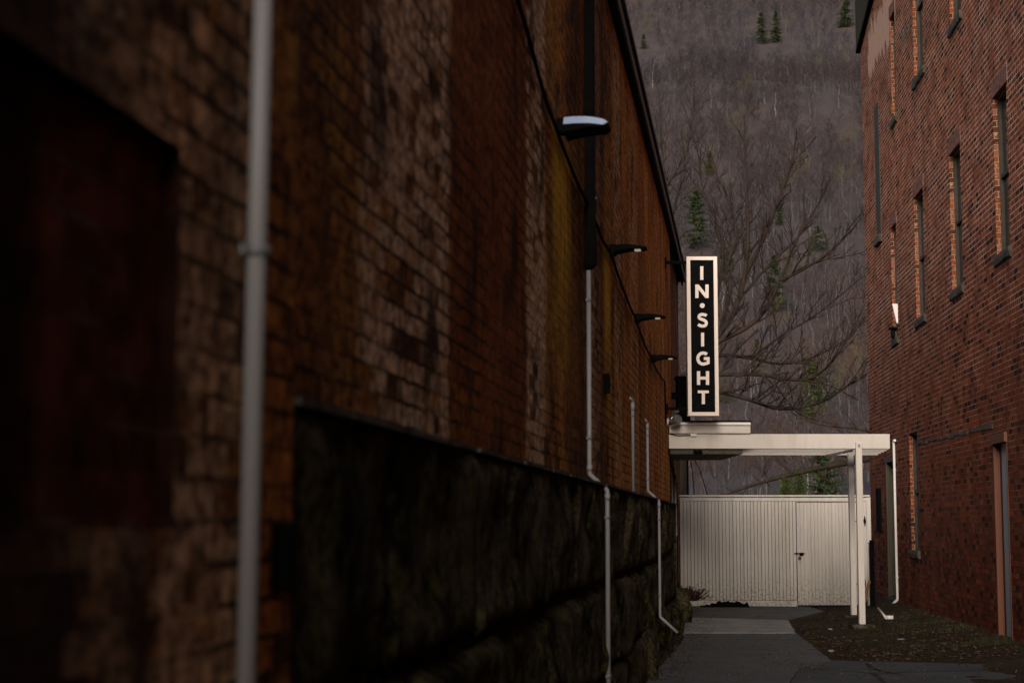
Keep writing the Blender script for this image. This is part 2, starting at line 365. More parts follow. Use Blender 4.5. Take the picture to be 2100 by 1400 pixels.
# ground: fine sheet in the alley, coarse around
def gz(x,y):
    z=noise.noise(Vector((x*.9,y*.9,0)))*.022+noise.noise(Vector((x*4,y*4,1)))*.010
    # dirt banks up a little against the right wall
    e=(RW.a+RW.b*y)-x
    return z-.012+ .10*math.exp(-max(0,e)/.7)*(1 if 14<y<33 else 0)
b=MB();P=[]
for j in range(0,250):
    y=11+j*.085; P.append([(x*.085,y,gz(x*.085,y)) for x in range(-4,96)])
b.grid(P,uvf=None)
big=[(-600,-400),(600,-400),(600,130),(-600,130)]
x0,x1,y0,y1=-4*.085,95*.085,11,11+249*.085
for q in (((-600,-400),(600,-400),(600,y0),(-600,y0)),((-600,y1),(600,y1),(600,130),(-600,130)),((-600,y0),(x0,y0),(x0,y1),(-600,y1)),((x1,y0),(600,y0),(600,y1),(x1,y1))):
    b.face([(x,y,-.02) for x,y in q])
tag(b.build('ground',M['dirt']),kind='structure')
def slab(name,pix,mat,top,kind='structure',th=.12):
    b=MB()
    if isinstance(pix[0][0],str): pass
    P0=[onG(x,y,top) for x,y in pix];pts=[]
    for p,q in zip(P0,P0[1:]+P0[:1]):
        n=max(1,min(80,int((q-p).length/.12)))
        for k in range(n):
            w=p.lerp(q,k/n);a=.022*noise.noise(w*3.1)+.014*noise.noise(w*11);pts.append(w+Vector((a,a*.6,0)) if k else w)
    b.prism([(p.x,p.y,top-th) for p in pts],(0,0,th))
    return tag(b.build(name,mat,bevel=.006),kind=kind)
slab('path',[(1405,1297),(1633,1297),(1660,1318),(1705,1352),(1640,1368),(1560,1480),(1250,1480),(1350,1370),(1395,1320)][::-1],M['path'],.022)
slab('pavement',[(1705,1352.6),(2200,1366),(2900,1380),(2900,1700),(1200,1700),(1255,1482),(1562,1482),(1641,1369)][::-1],M['pave'],.018)
slab('concrete_slab',[(1409,1265),(1617,1271),(1632,1296.4),(1400,1296.4)][::-1],M['conc'],.03)
slab('walkway',[(1400,1240.5),(1660,1243),(1690,1252),(1640,1264),(1614,1270.4),(1405,1264.4)][::-1],M['path'],.024)
# ================= LEFT BUILDING =================
ROOFL=HC+4.1
lb=thing('brick_building',LW.w(14,-4,0),'long low dark brown brick building along the left side of the alley','building')
def facade(b,fr,us,z0,z1,ops,depth,mat=0,rmat=1,off=0.0):
    """flat wall with real openings; ops: (u0,u1,za,zb)"""
    U=sorted(set([us[0],us[1]]+[o[0] for o in ops]+[o[1] for o in ops]+list(np.arange(us[0]+4,us[1]-2,4))))
    Z=sorted(set([z0,z1]+[o[2] for o in ops]+[o[3] for o in ops]))
    for a,c in zip(U,U[1:]):
        for e,f in zip(Z,Z[1:]):
            um,zm=(a+c)/2,(e+f)/2
            if any(o[0]<um<o[1] and o[2]<zm<o[3] for o in ops): continue
            pts=[fr.w(a,off,e),fr.w(c,off,e),fr.w(c,off,f),fr.w(a,off,f)];uv=[(a,e),(c,e),(c,f),(a,f)]
            if fr.N.x>0: pts=pts[::-1];uv=uv[::-1]
            b.face(pts,mat,uv)
    for (a,c,e,f) in ops:
        d=depth
        for (p,q) in (((a,e),(a,f)),((a,f),(c,f)),((c,f),(c,e)),((c,e),(a,e))):
            pts=[fr.w(p[0],off,p[1]),fr.w(q[0],off,q[1]),fr.w(q[0],off-d,q[1]),fr.w(p[0],off-d,p[1])]
            if p[0]==q[0]: uv=[(0,p[1]),(0,q[1]),(d,q[1]),(d,p[1])]
            else: uv=[(p[0],0),(q[0],0),(q[0],d),(p[0],d)]
            if fr.N.x<0: pts=pts[::-1];uv=uv[::-1]
            b.face(pts,rmat,uv)
b=MB()
UE=24.55;UF=29.25
facade(b,LW,(3.3,UE),1.55,ROOFL,[],.1)
facade(b,LW,(UE,UF),-.1,ROOFL,[],.1,off=-.055)
b.face([LW.w(UE,0,-.1),LW.w(UE,-.055,-.1),LW.w(UE,-.055,ROOFL),LW.w(UE,0,ROOFL)],0,[(0,0),(.055,0),(.055,4),(0,4)])
facade(b,LW,(21,UE),-.1,1.55,[],.1,off=-.001)
# outer box of the building
b.face([LW.w(UF,-.055,-.1),LW.w(UF,-9,-.1),LW.w(UF,-9,ROOFL),LW.w(UF,-.055,ROOFL)],0,[(0,0),(9,0),(9,5.5),(0,5.5)])
b.face([LW.w(-12,-9,-.1),LW.w(-12,.113,-.1),LW.w(-12,.113,ROOFL),LW.w(-12,-9,ROOFL)],0,[(0,0),(9,0),(9,5.5),(0,5.5)])
b.face([LW.w(UF,-9,-.1),LW.w(-12,-9,-.1),LW.w(-12,-9,ROOFL),LW.w(UF,-9,ROOFL)],0,[(0,0),(40,0),(40,5.5),(0,5.5)])
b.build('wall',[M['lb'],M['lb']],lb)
# near pier with a deep bricked opening
b=MB();uE=LP.px(600,1000)[0]
uo,_=LP.px(355,1080);zt=LP.px(350,290)[1];zs=LP.px(355,1082)[1]
facade(b,LP,(-12,uE),-.1,ROOFL,[(uo-.95,uo,zs,zt)],.03)
b.face([LP.w(uE,0,-.1),LP.w(uE,-.2,-.1),LP.w(uE,-.2,ROOFL),LP.w(uE,0,ROOFL)],0,[(0,0),(.2,0),(.2,4),(0,4)])
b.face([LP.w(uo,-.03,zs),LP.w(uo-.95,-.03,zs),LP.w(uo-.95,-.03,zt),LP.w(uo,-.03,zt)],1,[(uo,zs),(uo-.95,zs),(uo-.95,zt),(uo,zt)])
t=NT('dark red brick with painted dark near end');v=t.uv();B,Mo,_=bricks(t,v);c=t.mix(B,(.055,.018,.010),(.14,.042,.020));c=t.mix(t.math('MULTIPLY',Mo,t.ramp(t.noise(v,4,3),[(.5,0.0),(.62,1.0)])),c,(.11,.075,.055));c=t.mix(t.math('MULTIPLY',t.ramp(t.noise(v,9,5,.7),[(.4,.8),(.6,0.0)]),.9),c,(.010,.004,.003));c=t.mix(t.math('MULTIPLY',t.math('SUBTRACT',1.0,t.step(t.xyz(v)[0],2.15,2.27)),.8),c,(.006,.003,.002));t.bump(Mo,-.8,.01);M['dred']=t.fin(c,.95,.03)  # brick is dark red; near end darkened further for the dim frame edge
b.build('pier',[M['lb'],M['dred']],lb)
# stone plinth: two courses of split blocks
def plinth():
    b=MB();r=random.Random(3)
    u0=uE;zA=LP.px(610,833)[1]
    courses=[(zA,zA-.62),(zA-.64,.42),(.40,-.1)]
    for ci,(za,zb) in enumerate(courses):
        u=u0
        while u<22.6:
            L=r.uniform(.8,1.7);e=min(u+L,22.9);nb=int((e-u)/.045)+2;nz=int((za-zb)/.045)+2
            oo=r.uniform(-.03,.015)+(.0 if ci==0 else .01*ci);P=[];sd=r.uniform(0,99)
            for i in range(nb):
                row=[];uu=u+(e-u)*i/(nb-1)
                for j in range(nz):
                    zz=za+(zb-za)*j/(nz-1)
                    ed=min((uu-u),(e-uu),(za-zz)*(1.2 if ci else 9),(zz-zb));rd=max(0,1-ed/.05)
                    o=oo+.045*noise.fractal(Vector((uu*2.1+sd,zz*2.6,ci)),.9,2.0,5)-.055*rd*rd
                    if j==0 and ci==0: o=-.004+.01*noise.noise(Vector((uu*3,0,0)))
                    row.append(LP.w(uu,o,zz+.008*noise.noise(Vector((uu*5,ci,1)))*(ci>0)))
                P.append(row)
            b.grid(P,smooth=True)
            u=e+.012
    b.face([LP.w(u0,-.06,-.1),LP.w(23,-.06,-.1),LP.w(23,-.06,zA-.01),LP.w(u0,-.06,zA-.01)][::-1])
    b.face([LP.w(u0,0,zA),LP.w(23,0,zA),LP.w(23,-.2,zA),LP.w(u0,-.2,zA)])
    b.face([LP.w(23,0,-.1),LP.w(23,-.13,-.1),LP.w(23,-.13,zA),LP.w(23,0,zA)])
    b.build('stone_plinth',M['stone'],lb)
    b=MB();u=u0
    while u<22.9:
        e=min(u+r.uniform(.3,.8),22.95);b.box(LP,u,e,-.11,.012+r.uniform(0,.012),zA+.001,zA+.011+r.uniform(0,.007));u=e+.004
    b.build('plinth_lit_edge',M['lit_edge'],lb)  # added pale strip, the plinth's lit top edge put into its colour
plinth()
b=MB()
b.box(LW,-12,UF+.1,-9.1,.06,ROOFL,ROOFL+.10,0);b.box(LW,-12,UF+.12,.06,.075,ROOFL-.03,ROOFL+.06,1);b.box(LW,-12,UF+.12,.05,.095,ROOFL+.104,ROOFL+.15,0)
b.build('roof',[M['roof'],M['flash']],lb)
b=MB();b.box(LW,3.4,UF+.1,.002,.03,ROOFL-.06,ROOFL-.004,0);b.build('roof_trim',M['black'],lb)
# ================= RIGHT BUILDING =================
rb=thing('brick_building',RW.w(15,-5,0),'tall weathered red brick building on the right with narrow windows','building')
ROOFR=12.6;URE=RW.px(1776,600)[0]
def op(xf,xn,yt,yb,ext=None):
    """opening from far-edge x, near-edge x, head y at the near edge and foot y at the near edge"""
    ua,_=RW.px(xn,yt);uf,_=RW.px(xf,yt);zt=RW.px(xn,yt)[1];zb=RW.px(xn,yb)[1]
    return (ua,uf,zb,zt)
WIN=[op(2034,2063,168,512),op(1945,1968,292,588),op(1873,1892,384,648),op(1826,1837,456,694),
     op(1866,1888,-180,148),op(1824,1834,20,243),op(1938,1962,-330,38),op(1864,1880.5,884,1128)]
# rows continue beyond the frame towards the camera
UW=[w for w in WIN]
EXTRA=[]
u=WIN[0][0]
for k in range(1,6): EXTRA.append((u-k*2.45-.75,u-k*2.45,WIN[0][2],WIN[0][3]))
u=WIN[6][0]
for k in range(1,6): EXTRA.append((u-k*2.45-.75,u-k*2.45,WIN[6][2],WIN[6][2]+2.3))
WOP=[(w[0],w[1],w[2],min(w[3],w[2]+2.3) if w[3]>9.4 and w[2]>6 else w[3]) for w in WIN]
L2=op(1820,1835,945,1224);DO=op(2039,2064,905,1312);FARP=op(1793.5,1801.5,208,488);L3=op(1799,1807,1000,1088)
b=MB()
facade(b,RW,(-12,URE),-.1,ROOFR,WOP+EXTRA+[L2,DO,FARP,L3],.115,0,1)
b.face([RW.w(URE,0,-.1),RW.w(URE,-10,-.1),RW.w(URE,-10,ROOFR),RW.w(URE,0,ROOFR)][::-1],0,[(0,0),(10,0),(10,12),(0,12)][::-1])
b.face([RW.w(-12,0,-.1),RW.w(-12,-10,-.1),RW.w(-12,-10,ROOFR),RW.w(-12,0,ROOFR)],0,[(0,0),(10,0),(10,12),(0,12)])
b.face([RW.w(-12,-10,-.1),RW.w(URE,-10,-.1),RW.w(URE,-10,ROOFR),RW.w(-12,-10,ROOFR)],0,[(0,0),(44,0),(44,12),(0,12)])
b.build('wall',[M['rb'],M['rv']],rb)
b=MB();b.box(RW,-12.2,URE+.2,-10.2,.25,ROOFR,ROOFR+.25);b.build('roof',M['roof'],rb)
def window(w,lower=True,fm='wframe',sill=True,head=True):
    a,c,e,f=w;b=MB();d=-.112;fw=.026
    b.box(RW,a,a+fw,d,d+.055,e,f);b.box(RW,c-fw,c,d,d+.055,e,f);b.box(RW,a+fw,c-fw,d,d+.054,f-fw,f);b.box(RW,a+fw,c-fw,d,d+.054,e,e+fw)
    b.box(RW,a+fw,c-fw,d,d+.045,(e+f)/2-.025,(e+f)/2+.025)
    o=b.build('window',M[fm],rb)
    b=MB();b.box(RW,a+.004,c-.004,d-.04,d+.012,e+.004,f-.004);b.build('pane',M['glass'],o)
    if sill:
        b=MB();r=random.Random(int(a*100));P=[]
        n=10;pr=[(-.11,0),(.0,.0),(.04,-.005),(.044,-.05),(.036,-.11),(.004,-.13)]
        for i in range(n):
            uu=a-.05+(c-a+.1)*i/(n-1);P.append([RW.w(uu,q+r.uniform(-.008,.008)*(q>0),e+zz+.002+r.uniform(-.007,.007)*(q>0)) for q,zz in pr])
        b.grid(P,smooth=False);b.face(P[0]);b.face(P[-1][::-1]);b.build('sill',M['sill'],o)
    if head:
        b=MB();b.box(RW,a-.07,c+.07,-.0,.003,f+.002,f+.205,1);k=a-.06
        while k<c+.05:
            zz=f+.003+r.uniform(-.004,.004) if sill else f+.003
            b.box(RW,k,min(k+.062,c+.06),-.0,.006,zz,zz+.2+ (R_.uniform(-.01,.01)),0);k+=.074
        b.build('lintel_bricks',[M['rv2'],M['mort']],o)
M['mort']=simple('pale lime mortar',(.22,.17,.14),(.40,.34,.30),16,.95,.3,.03)
t=NT('pale mortared lintel brick');v=t.geo();n=t.noise(v,14,4);M['rv2']=t.fin(t.mix(t.ramp(n,[(.35,0.0),(.65,1.0)]),(.10,.034,.024),(.21,.10,.08)),.9,.2)
for i,w in enumerate(WOP): window(w,head=(i!=7))
for w in EXTRA: window(w)
# lower wooden window, slit, far flush panel, cladding
window(L2,fm='olive',sill=False,head=False)
a,c,e,f=L2;b=MB();b.box(RW,c-.03,c-.002,-.114,.0,e+.002,f-.002);b.box(RW,a+.002,a+.03,-.114,.0,e+.002,f-.002);b.box(RW,a-.06,a,-.06,.03,e-.05,f+.08);b.box(RW,c,c+.06,-.06,.03,e-.05,f+.08);b.box(RW,a,c,-.06,.028,f,f+.08)
b.box(RW,a,c,-.06,.028,e-.05,e);b.build('window_casing',M['olive'],rb)
a,c,e,f=L3;b=MB();b.box(RW,a,c,-.1,.03,e,f);b.build('shutter',M['black'],rb)
a,c,e,f=FARP;b=MB();b.box(RW,a-.02,c+.02,-.1,.012,e,f);o=b.build('window_board',M['wframe'],rb)
b=MB();b.box(RW,a-.1,c+.1,.0,.07,e-.14,e-.002);b.build('sill',M['sill'],rb)
b=MB()
k=0;uu=URE+.12
while k<26:
    u1=uu-k*.16;u0=u1-.148;zb=9.0+HC+(URE-u1)*.19
    b.box(RW,u0,u1,.0,.075,zb,ROOFR-.02);b.box(RW,u0-.012,u0,.0,.06,zb,ROOFR-.02);k+=1
o=b.build('cladding',M['clad'],rb)
b=MB();p=[RW.w(URE+.13,.08,9.0+HC-.05-.02),RW.w(URE+.13,.08,9.0+HC-.0),RW.w(URE-4.2,.08,9.8+HC),RW.w(URE-4.2,.08,9.8+HC-.07)]
b.prism(p,-RW.N*.085);b.build('trim_board',M['black'],o)
# ragged dark belt of broken mortar
b=MB();r=random.Random(5);ua,za=RW.px(2036,872);ub,zb=RW.px(1884,908);u=ua
while u<ub:
    L=r.uniform(.1,.45);zz=za+(zb-za)*(u-ua)/(ub-ua)
    b.box(RW,u,u+L,-.01,.008+r.random()*.006,zz-r.uniform(.01,.04),zz+r.uniform(.005,.03));u+=L+r.uniform(0,.06)
b.build('belt_course',M['sill'],rb)
# door in the right wall
a,c,e,f=DO;e=0.0+.06;dr=tag(None or bpy.data.objects.new('door',None)) if False else None
b=MB()
b.box(RW,c-.006,c+.03,-.115,.014,e,f);b.box(RW,a-.03,a+.004,-.165,.006,e,f);b.box(RW,a-.04,c+.08,-.11,.035,f,f+.11)
do=b.build('door',M['ocas'],rb)
b=MB();b.box(RW,a+.012,c-.14,-.12,-.052,e,f);b.build('door_leaf',M['doorw'],do)
b=MB();b.box(RW,c-.138,c-.010,-.11,-.056,e,f-.02);b.build('inner_frame',M['wframe'],do)
b=MB();b.box(RW,a-.08,c+.08,-.1,.12,-.06,.055);b.build('threshold',M['sill'],do,bevel=.01)
# unseen brick block added behind the camera to shade the alley
T=thing('brick_building',(3,-20,0),'unseen brick block added behind the viewer to shade the alley','building')
b=MB();b.box(ID,-14,22,-26,-15,-.1,7.0);b.build('wall',M['rb'],T);b=MB();b.box(ID,-14.2,22.2,-26.2,-14.8,7.001,7.2);b.build('roof',M['roof'],T)  # body and roof of the added unseen block
# ================= PIPES =================
def pipe(name,pts,rad,mat,label,cat,clamps=(),fr=LW,group=None,cmat='clamp',couplers=(),elbow=True):
    base=pts[-1];T=thing(name,(base[0],base[1],base[2]),label,cat,group)
    P=[]
    for i,p in enumerate(pts):           # soften the bends
        if 0<i<len(pts)-1:
            a=Vector(pts[i-1]);b_=Vector(pts[i+1]);p=Vector(p)
            for k in (1,.55,.2): P.append(p+(a-p).normalized()*min(rad*2.2,(a-p).length*.4)*k*.8)
            for k in (.2,.55,1): P.append(p+(b_-p).normalized()*min(rad*2.2,(b_-p).length*.4)*k*.8)
        else:P.append(Vector(p))
    b=MB();b.tube(P,rad,14);b.build('pipe',M[mat],T)
    for p in couplers:
        p=Vector(p[0]),Vector(p[1]);b=MB();b.tube([p[0],p[1]],rad*1.22,14);b.build('coupling',M[mat],T)
    for p in clamps:
        p=Vector(p);b=MB();b.tube([p-Vector((0,0,.010)),p+Vector((0,0,.010))],rad*1.28,14)
        q=p-fr.N*rad; b.prism([q+fr.d*(-rad*2.2)+Vector((0,0,-.009)),q+fr.d*(rad*2.2)+Vector((0,0,-.009)),q+fr.d*(rad*2.2)+Vector((0,0,.009)),q+fr.d*(-rad*2.2)+Vector((0,0,.009))],fr.N*.006)
        b.build('clamp',M[cmat],T)
    return T
def wp(fr,x,y,o): u,z=fr.px(x,y,o);return fr.w(u,o,z)
GP='grey white conduit pipes running up the left wall'
# nearest pipe: stands in front of the pier
r1=.0185;A=wp(LP,538,40,.03);B=wp(LP,505,1380,.03);dv=(A-B)
p0=B+dv*-.35;p1=B+dv*1.9;c1=wp(LP,527,516,.03)
pipe('conduit_pipe',[p1,p0],r1,'pvc','nearest blurred grey conduit pipe, crossing the whole left edge of the alley wall','pipe',[c1],LP,GP)
# second
r2=.0150
q=[LW.px(1202,535,.022),LW.px(1209,972,.022)]
u2=q[1][0];a0=LW.w(u2,.022,q[0][1]-.02+.3);a1=LW.w(u2,.022,q[1][1]);pz=LP.px(1243,1005,.022)[1]
a2=LP.w(u2,.022+.0,pz);a3=LP.w(u2,.022,.05)
T2=pipe('conduit_pipe',[LW.w(u2,.022,q[0][1]+.1),a1,a2,a3],r2,'pvc','long grey conduit pipe below the black cable guard, kinked out over the stone plinth','pipe',
 [LW.w(u2,.022,LW.px(1202,608,.022)[1]),LW.w(u2,.022,LW.px(1207,897,.022)[1]),LP.w(u2,.022,LP.px(1242,1060,.022)[1]),LP.w(u2,.022,LP.px(1247,1386,.022)[1])],LW,GP,
 couplers=[(a1+Vector((0,0,.02)),a1+Vector((0,0,.06))),(a2-Vector((0,0,.02)),a2-Vector((0,0,.06)))])
u3=LW.px(1298,900,.022)[0];zA=LP.px(610,833)[1]
pipe('conduit_pipe',[LW.w(u3-.08,-.01,LW.px(1295,813,.022)[1]),LW.w(u3,.022,LW.px(1298,822,.022)[1]),LW.w(u3,.022,zA+.005)],.0145,'pvc','short pink grey conduit pipe ending on top of the stone plinth','pipe',
 [LW.w(u3,.022,LW.px(1298,852,.022)[1])],LW,GP,couplers=[(LW.w(u3,.022,LW.px(1298,828,.022)[1]),LW.w(u3,.022,LW.px(1298,842,.022)[1]))])
u4=LW.px(1328,900,.022)[0];k1=LW.px(1329,1006,.022)[1];k2=LP.px(1347,1026,.022)[1];k3=LP.px(1350,1268,.022)[1];e4=LP.px(1381,1295,.15)
pipe('conduit_pipe',[LW.w(u4-.1,-.01,LW.px(1325,857,.022)[1]),LW.w(u4,.022,LW.px(1328,866,.022)[1]),LW.w(u4,.022,k1),LP.w(u4,.022,k2),LP.w(u4,.022,k3),LP.w(u4,.20,k3-.16)],.0145,'pvc',
 'farthest grey conduit pipe with a bent foot kicking out over the path','pipe',
 [LW.w(u4,.022,LW.px(1328,892,.022)[1]),LW.w(u4,.022,LW.px(1329,982,.022)[1]),LP.w(u4,.022,LP.px(1347,1064,.022)[1]),LP.w(u4,.022,LP.px(1348,1223,.022)[1])],LW,GP,
 couplers=[(LW.w(u4,.022,LW.px(1328,870,.022)[1]),LW.w(u4,.022,LW.px(1328,880,.022)[1])),(LP.w(u4,.022,k2-.02),LP.w(u4,.022,k2-.06))])
# black cable guard
T=thing('cable_guard',LW.w(u2,.03,q[0][1]),'black metal cable guard running up the left wall above the grey conduit','cable guard')
b=MB();zz=q[0][1]
for zc,w0,d0 in ((zz,0.045,.07),):
    pr=[(-.036,0),(-.036,.05),(-.025,.068),(.025,.068),(.036,.05),(.036,0)]
    prof=[(zz-.035,.45),(zz-.02,.85),(zz,1.08),(zz+.10,1.15),(zz+.22,1.0),(ROOFL-.02,1.0)];P=[]
    for z_,k in prof: P.append([LW.w(u2+a_*k,.001+o_*k,z_) for a_,o_ in pr])
    b.grid(P,smooth=False);b.face(P[0])
b.build('cover',M['black'],T)
b=MB();b.tube([LW.w(u2,.07,LW.px(1205,385,.05)[1]),LW.w(u2,.078,LW.px(1205,385,.05)[1])],.008,8);b.build('bolt',M['clamp'],T)
# lamp conduit along the wall
lampspec=[(1143,256),(1250,510),(1302,650),(1335,733)]
cps=[]
for x,y in ((1020,-170),(1080,60),(1140,262),(1216,440),(1253,520),(1303,652),(1336,735),(1363,782),(1366,868)): cps.append(wp(LW,x,y,.02))
T=thing('lamp_cable',cps[-1],'thin dark cable linking the wall lamps and dropping to the canopy','cable')
b=MB()
P=[]
for i,(p,qq) in enumerate(zip(cps,cps[1:])):
    n=8
    for k in range(n):
        f_=k/n;pp=p.lerp(qq,f_);pp.z-=(.03*math.sin(math.pi*f_) if i<7 else 0)+.006*noise.noise(pp*6);P.append(pp)
P.append(cps[-1]);b.tube(P,.011,8);b.build('cable',M['black'],T)
# wall lamps
def lampmesh(x,y,label,lit):
    u,z=LW.px(x,y)
    o=LW.w(u,0,z);T=thing('wall_lamp',o,label,'lamp','slim wall lamps on the left wall')
    b=MB();b.box(LW,u-.05,u+.05,.001,.05,z-.055,z+.03);b.build('wall_box',M['black'],T,bevel=.008)
    b=MB();P=[];N=10
    for i in range(N):
        s_=i/(N-1);o_=.045+.245*s_;hw=(.065 if lit else .085)-.01*s_;rz=z+.020+.012*math.sin(s_*math.pi*.9)-.016*s_;ch=(.018 if lit else .046) if s_<.95 else (.012 if lit else .026);th=((.034 if lit else .042)*(1-s_)+.003)
        P.append([LW.w(u-hw-.035,o_,rz-ch-th),LW.w(u-hw-.035,o_,rz-ch),LW.w(u-hw,o_-.03*s_,rz),LW.w(u+hw,o_-.03*s_,rz),LW.w(u+hw+.035,o_,rz-ch),LW.w(u+hw+.035,o_,rz-ch-th)])
    b.grid(P,smooth=False);b.face(P[0][::-1]);b.face(P[-1])
    for i in range(N-1): b.face([P[i][0],P[i][5],P[i+1][5],P[i+1][0]])
    for k in range(len(b.f)): b.m[k]=1
    for i in range(N-1): b.m[i*5+1]=0;b.m[i*5+2]=0;b.m[i*5+3]=0
    b.build('lamp_head',[M['black' if lit else 'lamp'],M['black']],T)
    b=MB();zl=z-.020;b.box(LW,u-.04,u+.02,.195,.24,zl-.003,zl+.006);b.build('lens',M['lens' if lit else 'black'],T)
for (x,y),lb_,lit in zip(lampspec,('nearest wall lamp with a sky reflection painted pale blue on its edge, in front of the black cable guard','second wall lamp along, just below the foot of the cable guard','third wall lamp along, halfway between the cable guard and the vertical sign','farthest wall lamp, small, at the level of the letter G of the sign'),(0,1,1,1)):
    lampmesh(x,y,lb_,lit)
# small black box on the plinth corner
T=LP.px(590,1140,.02);b=MB();b.box(LP,T[0]-.05,T[0]+.03,.0,.035,T[1]-.065,T[1]+.065);tag(b.build('outlet_box',M['black'],bevel=.008),'small black outlet box on the brick pier beside the near conduit pipe','outlet box')
# small dark plate between pipes
T=LW.px(1244,786,.02);b=MB();b.box(LW,T[0]-.05,T[0]+.05,.0,.04,T[1]-.07,T[1]+.07);b.box(LW,T[0]-.035,T[0]+.035,.04,.046,T[1]-.05,T[1]+.05);tag(b.build('junction_box',M['black'],bevel=.006),'narrow black junction box on the brown wall between two conduit pipes','junction box')
# grey downpipe and red standpipe at the far end
def wpp(x,y,o=.03):
    u,z=LW.px(x,y,o);return LW.w(u,o,z)
u5=25.6
pipe('downpipe',[LW.w(u5,-.02,HC+.62),LW.w(u5,.0,HC+.58),LW.w(u5-.3,.02,HC-.2)],.022,'pvc','slanting grey downpipe at the far end of the left wall beside the fence','pipe',[])
b=MB();pA=LW.w(23.6,.03,0)
T=thing('standpipe',LW.w(23.75,.06,0),'short red standpipe low on the far end of the left wall','pipe')
b=MB();b.tube([LW.w(23.75,.05,0),LW.w(23.75,.05,HC-.05)],.03,12);b.build('pipe',M['rust'],T)
b=MB();b.tube([LW.w(23.75,.05,HC-.05),LW.w(23.75,.05,HC+.0)],.042,12);b.build('cap',M['rust'],T)
b=MB()
T=thing('cable_bundle',LW.w(24.4,.03,0),'dark vertical cables and trunking on the wall under the canopy','cable')
for k in range(5):
    b=MB();uu=24.0+k*.55;b.tube([LW.w(uu,.0,.05),LW.w(uu+.03*math.sin(k),.0,1.2),LW.w(uu,.0,HC+1.0-.1*k)],.014+.006*(k%2),8);b.build('cable',M['black' if k%2==0 else 'flash'],T)
# ================= SIGN =================
YS=22.6;SA=at(1408.3,525.9,YS);SB=at(1474.2,852,YS)
xc=(SA.x+SB.x)/2;w_=.5*((at(1471.1,526,YS).x-SA.x)+(SB.x-at(1411.2,852,YS).x))/1;xl=xc-w_/2;xr=xc+w_/2;zt_=SA.z;zb_=SB.z
T=thing('hanging_sign',(xc,YS,zb_),'tall black vertical sign with cream frame reading IN·SIGHT above the canopy','sign')
fw=w_*.118;b=MB()
b.box(ID,xl,xl+fw,YS,YS+.14,zb_,zt_);b.box(ID,xr-fw,xr,YS,YS+.14,zb_,zt_);b.box(ID,xl+fw,xr-fw,YS+.0006,YS+.14,zt_-fw,zt_);b.box(ID,xl+fw,xr-fw,YS+.0006,YS+.14,zb_,zb_+fw)
b.build('frame',M['signw'],T)
b=MB();b.box(ID,xl+fw,xr-fw,YS+.035,YS+.12,zb_+fw,zt_-fw);b.build('panel',M['panel'],T)
b=MB();b.box(ID,xl-.003,xr+.003,YS+.142,YS+.16,zb_-.003,zt_+.003);b.build('back_edge',M['black'],T)
YL=YS+.022
def lp(x,y):  # letter pixels; every letter is centred on the sign's own axis
    p=at(x,y,YL);ax=at(1439.7+(y-526)*3/326,y,YL).x;return (xc+(p.x-ax),p.z)
def poly(pts):
    b=MB();q=[lp(x,y) for x,y in pts];b.prism([(x,YL,z) for x,z in q],(0,.0125,0));b.build('letter',M['signw'],T)
def ribbon(path,w):
    # closed outline of a thick stroke in pixel space
    L=[];Rr=[]
    for i,(x,y) in enumerate(path):
        a=path[max(i-1,0)];c=path[min(i+1,len(path)-1)];dx,dy=c[0]-a[0],c[1]-a[1];n=math.hypot(dx,dy);nx,ny=-dy/n,dx/n
        L.append((x+nx*w/2,y+ny*w/2));Rr.append((x-nx*w/2,y-ny*w/2))
    b=MB()
    for i in range(len(path)-1):
        q=[lp(*L[i]),lp(*L[i+1]),lp(*Rr[i+1]),lp(*Rr[i])];f=[(x,YL,z) for x,z in q];g_=[(x,YL+.0125,z) for x,z in q]
        b.face(f);b.face(g_[::-1]);b.face([f[1],f[0],g_[0],g_[1]]);b.face([f[3],f[2],g_[2],g_[3]])
        if i==0:b.face([f[0],f[3],g_[3],g_[0]])
        if i==len(path)-2:b.face([f[2],f[1],g_[1],g_[2]])
    return b
poly([(1436.8,546),(1443.2,546),(1443.2,573.8),(1436.8,573.8)])
poly([(1426.6,583.3),(1433.5,583.3),(1447.3,600.5),(1447.3,583.3),(1454,583.3),(1454,611),(1447.4,611),(1433.3,593.6),(1433.3,611),(1426.6,611)])
cx,cy=1440.9,626.4;poly([(cx+5*math.cos(a*math.pi/12),cy+5*math.sin(a*math.pi/12)) for a in range(24)])
sp=[]
for k in range(0,13):   # top bowl of the S, from its right tip over to the waist
    a=math.radians(-35-k*(200/12));sp.append((1441.9+7.6*math.cos(a)*1.0,650.2+5.9*math.sin(a)))
for k in range(1,14):
    a=math.radians(-75+ k*(215/13));sp.append((1441.2+8.2*math.cos(a),662.4+6.1*math.sin(a)))
def bez(p0,p1,p2,p3,n=8): return [tuple((1-t_)**3*p0[i]+3*(1-t_)**2*t_*p1[i]+3*(1-t_)*t_*t_*p2[i]+t_**3*p3[i] for i in (0,1)) for t_ in [k/n for k in range(n)]]
sp=bez((1449.6,647.2),(1446,644.0),(1434.2,642.6),(1434.0,649.8))+bez((1434.0,649.8),(1434.0,655.6),(1449.4,654.6),(1449.2,662.2))+bez((1449.2,662.2),(1449.0,670.4),(1437.6,669.8),(1432.2,664.9))+[(1432.2,664.9)]
ribbon(sp,6.2).build('letter',M['signw'],T)
poly([(1438.2,682),(1444.5,682),(1444.5,710),(1438.2,710)])
gp=[]
for k in range(0,27):
    a=math.radians(-48-k*(270/26));gp.append((1442.6+11.1*math.cos(a),734.9+11.4*math.sin(a)))
gp+=[(1452.3,742.6),(1452.4,735.2),(1444.6,735.2)]
gp=gp[:-4]
b=ribbon(gp,6.4)
